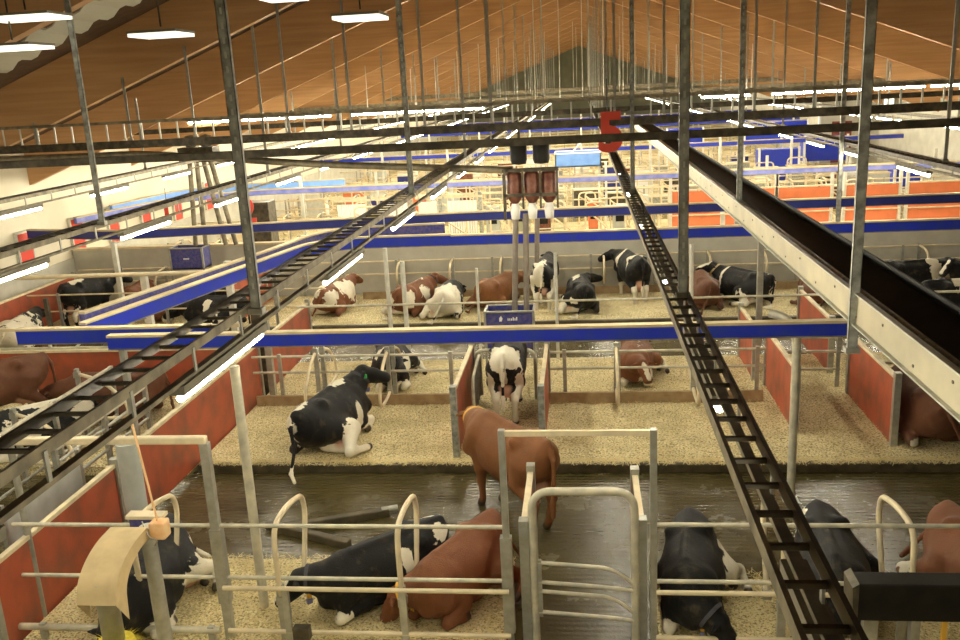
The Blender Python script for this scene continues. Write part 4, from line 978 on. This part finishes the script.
# orange red boards facing the viewer
xs = [3.2, 5.0, 6.9, 9.2, 11.3, 13.2]
for i, x in enumerate(xs):
    t = empty('board_panel', (x, 32.6, 0)); tag(t, f'orange red board facing the viewer beyond the grey wall, {ORD[i]} from the left', 'panel', 'orange red boards')
    MB().box(0, 1.75, -.02, .02, .4, 1.95).build('sheet', M['orange'], t)
    for xx in (-.06, 1.81): MB().box(xx-.05, xx+.05, -.05, .05, 0, 2.45).build('post', M['whitepost'], t)
    for z in (2.0, 1.1): MB().tube([(-.06, -.06, z), (1.8, -.06, z)], .03, 6).build('bar', M['cream'], t)
for i, (x, w_) in enumerate(((-9.2, 1.1), (-7.6, 1.1), (-6.1, .7), (-5.0, 1.1))):
    t = empty('ribbed_curtain', (x, 32.8, 0)); tag(t, f'white ribbed panel left of the centre beyond the grey wall, {ORD[i]} from the left', 'panel', 'white ribbed panels')
    vs = []; n = 24
    for k in range(n+1):
        vs += [(w_*k/n, .04*(k % 2), .3), (w_*k/n, .04*(k % 2), 1.9), (w_*k/n, .04*(k % 2)+.03, .3), (w_*k/n, .04*(k % 2)+.03, 1.9)]
    MB().add(vs, [f for k in range(n) for f in ((4*k, 4*k+4, 4*k+5, 4*k+1), (4*k+2, 4*k+3, 4*k+7, 4*k+6), (4*k+1, 4*k+5, 4*k+7, 4*k+3))]).build('sheet', M['white'], t)
    MB().box(w_+.06, w_+.2, 0, .08, 0, 2.2).build('post', M['strut'], t); MB().bar((-.1, 0, 2.05), (w_+.2, 0, 2.05), .06, .08).build('head_rail', M['cream'], t)
for i, (x, w_, h, mm) in enumerate(((-3.6, .5, 1.6, 'greypanel'), (-2.6, .45, 1.7, 'gable'), (-1.7, .5, 1.5, 'rust'), (.2, .35, 1.7, 'orange'), (1.1, .5, 1.5, 'greypanel'), (2.0, .4, 1.8, 'whitepost'))):
    t = empty('milking_stall', (x, 33.0, 0)); tag(t, f'upright cabinet in the milking area beyond the grey wall, {ORD[i]} from the left', 'cabinet', 'cabinets beyond the grey wall')
    MB().box(0, w_, 0, .5, .3, h).build('cabinet_body', M[mm], t, bevel=.02); MB().box(w_*.2, w_*.8, -.02, 0, h*.6, h*.85).build('screen', M['black'], t)
    MB().tube(fillet([(-.1, -.1, .2), (-.1, -.1, h+.3), (w_+.1, -.1, h+.3), (w_+.1, -.1, .2)], .12, 4), .03, 6).build('guard_hoop', M['cream'], t)
    MB().tube([(-.1, -.1, h+.2), (w_+.35, -.3, h-.5)], .03, 6).build('brace', M['cream'], t)
RC = random.Random(21)
for i in range(64):
    row = i % 4; y = (31.0, 37.8, 44.3, 51.5)[row] + RC.uniform(-.8, .8); x = -11.5 + (i // 4) * 1.62 + RC.uniform(0, .25); h = RC.uniform(1.1, 2.0); w_ = RC.uniform(.6, 1.2)
    if row == 0 and x > 2.6: y = 34.2
    t = empty('pipe_hoop', (x, y, 0)); tag(t, 'cream pipe hoop with a slanting brace somewhere in the far milking area', 'barrier', 'cream pipe hoops far down the barn')
    MB().tube(fillet([(0, 0, .1), (0, 0, h), (w_, .1, h), (w_, .1, .1)], .2, 4), .035, 6).build('hoop', M['cream'], t)
    MB().tube([(0, 0, h*.9), (w_ + .5, RC.uniform(-.6, .6), h*.35)], .03, 6).build('brace', M['cream'], t)
    MB().tube([(0, 0, h*.5), (w_, .1, h*.5)], .025, 6).build('cross_bar', M['pipe'], t)
for i in range(54):
    row = i % 3; y = (38.9, 45.6, 53)[row]; x = -12.5 + (i // 3) * 1.5 + RC.uniform(0, .1); w_ = RC.uniform(.5, 1.3); h = RC.uniform(.8, 1.7); mm = RC.choice(['white', 'greypanel', 'orange', 'strut', 'dark', 'rust', 'navy', 'whitepost', 'strut'])
    t = empty('equipment_cabinet', (x, y, 0)); tag(t, 'boxy equipment cabinet standing far down the barn between stall rows', 'cabinet', 'equipment cabinets far down the barn')
    MB().box(0, w_, 0, .5, .2, h).build('cabinet_body', M[mm], t, bevel=.02); MB().box(-.03, w_+.03, -.03, .53, h, h+.05).build('lid', M['cream'], t); MB().box(.05, .12, .1, .2, 0, .2).build('leg', M['galv'], t); MB().box(w_-.12, w_-.05, .1, .2, 0, .2).build('leg', M['galv'], t)
# light blue crate wagon
t = empty('feed_wagon', (-.1, 43.5, 2.05)); tag(t, 'light blue open feed wagon with white rim hanging in the distance', 'wagon')
f = MB(); f.box(-1.15, 1.0, -.8, -.75, 0, .62); f.box(-1.15, 1.0, .75, .8, 0, .62); f.box(-1.15, -1.1, -.8, .8, 0, .62); f.box(.95, 1.0, -.8, .8, 0, .62); f.box(-1.15, 1, -.8, .8, 0, .05); f.build('tub', M['lightblue'], t)
r = MB()
for a, b in (((-1.15, -.8), (1, -.8)), ((-1.15, .8), (1, .8)), ((-1.15, -.8), (-1.15, .8)), ((1, -.8), (1, .8))): r.bar((*a, .64), (*b, .64), .08, .06)
r.build('rim', M['white'], t)
for x in (-1.05, .9): MB().bar((x, 0, -2.05), (x, 0, 0), .08, .08).build('support', M['white'], t)
MB().bar((-.4, -.8, .64), (.1, 0, 1.1), .05, .05).build('brace', M['white'], t)
# blue machines at right
for i, (x, y, w_, h0, h1) in enumerate(((8.7, 46, 2.0, .6, 2.2), (11.2, 47.5, 2.2, 1.4, 2.6), (9.0, 52, 3.5, 2.2, 3.2), (5.5, 60, 2.4, 1.6, 2.6), (13.2, 40, 1.2, .8, 1.6))):
    t = empty('blue_machine', (x, y, 0)); tag(t, f'distant blue machine housing on the right, {ORD[i]} nearest to the left', 'machine', 'blue machines on the right')
    MB().box(0, w_, 0, .8, h0, h1).build('housing', M['blue'], t, bevel=.03)
    for xx in (.05, w_-.05): MB().box(xx-.05, xx+.05, -.05, .05, 0, h1+.1).build('leg', M['white'], t)
# end rooms at far right
struct(MB().box(12.6, XR, 50, 50.2, 0, 4.5).build('wall_far_right', M['concrete']))
d_ = struct(MB().box(13.2, 14.2, 49.93, 50.0, .2, 3.2).build('door_1', mat('dark red door', (.2, .05, .035), .6)))
struct(MB().box(12.5, 12.62, 49.9, 50.0, 0, 4.5).build('trim_1', M['white'])); struct(MB().box(14.9, 15.02, 49.9, 50.0, 0, 4.5).build('trim_2', M['white']))
# grey terminal box on a pole
t = empty('terminal_box', (9.6, 34.5, 0)); tag(t, 'small grey terminal box on a pole among the orange boards', 'box')
MB().box(0, .9, 0, .25, 1.5, 2.2).build('case', M['greypanel'], t, bevel=.02); MB().box(.1, .8, -.02, 0, 1.6, 2.1).build('screen', M['strut'], t); MB().box(.4, .5, .1, .2, 0, 1.5).build('pole', M['galv'], t)
# flood light on the right wall
t = empty('wall_lamp', (15.2, 47.0, 4.0)); tag(t, 'small square white lamp on the right wall', 'light')
MB().box(-.35, .1, 0, .08, 0, .5).build('lamp_face', M['panel_light'], t); MB().box(-.37, .3, .08, .2, -.02, .52).build('housing', M['housing'], t)

# ------------------------------------------------------------------ world and view
w = bpy.data.worlds.new('world'); sc.world = w; w.use_nodes = True
bg = w.node_tree.nodes['Background']; bg.inputs[0].default_value = (1, .85, .6, 1); bg.inputs[1].default_value = .03
sc.view_settings.view_transform = 'Standard'; sc.view_settings.look = 'None'; sc.view_settings.gamma = 1; sc.view_settings.use_curve_mapping = False
sc.view_settings.exposure = 0.18
sc.cycles.max_bounces = 6; sc.cycles.diffuse_bounces = 3; sc.cycles.glossy_bounces = 3; sc.cycles.use_denoising = True
sc.cycles.sample_clamp_indirect = 6.0
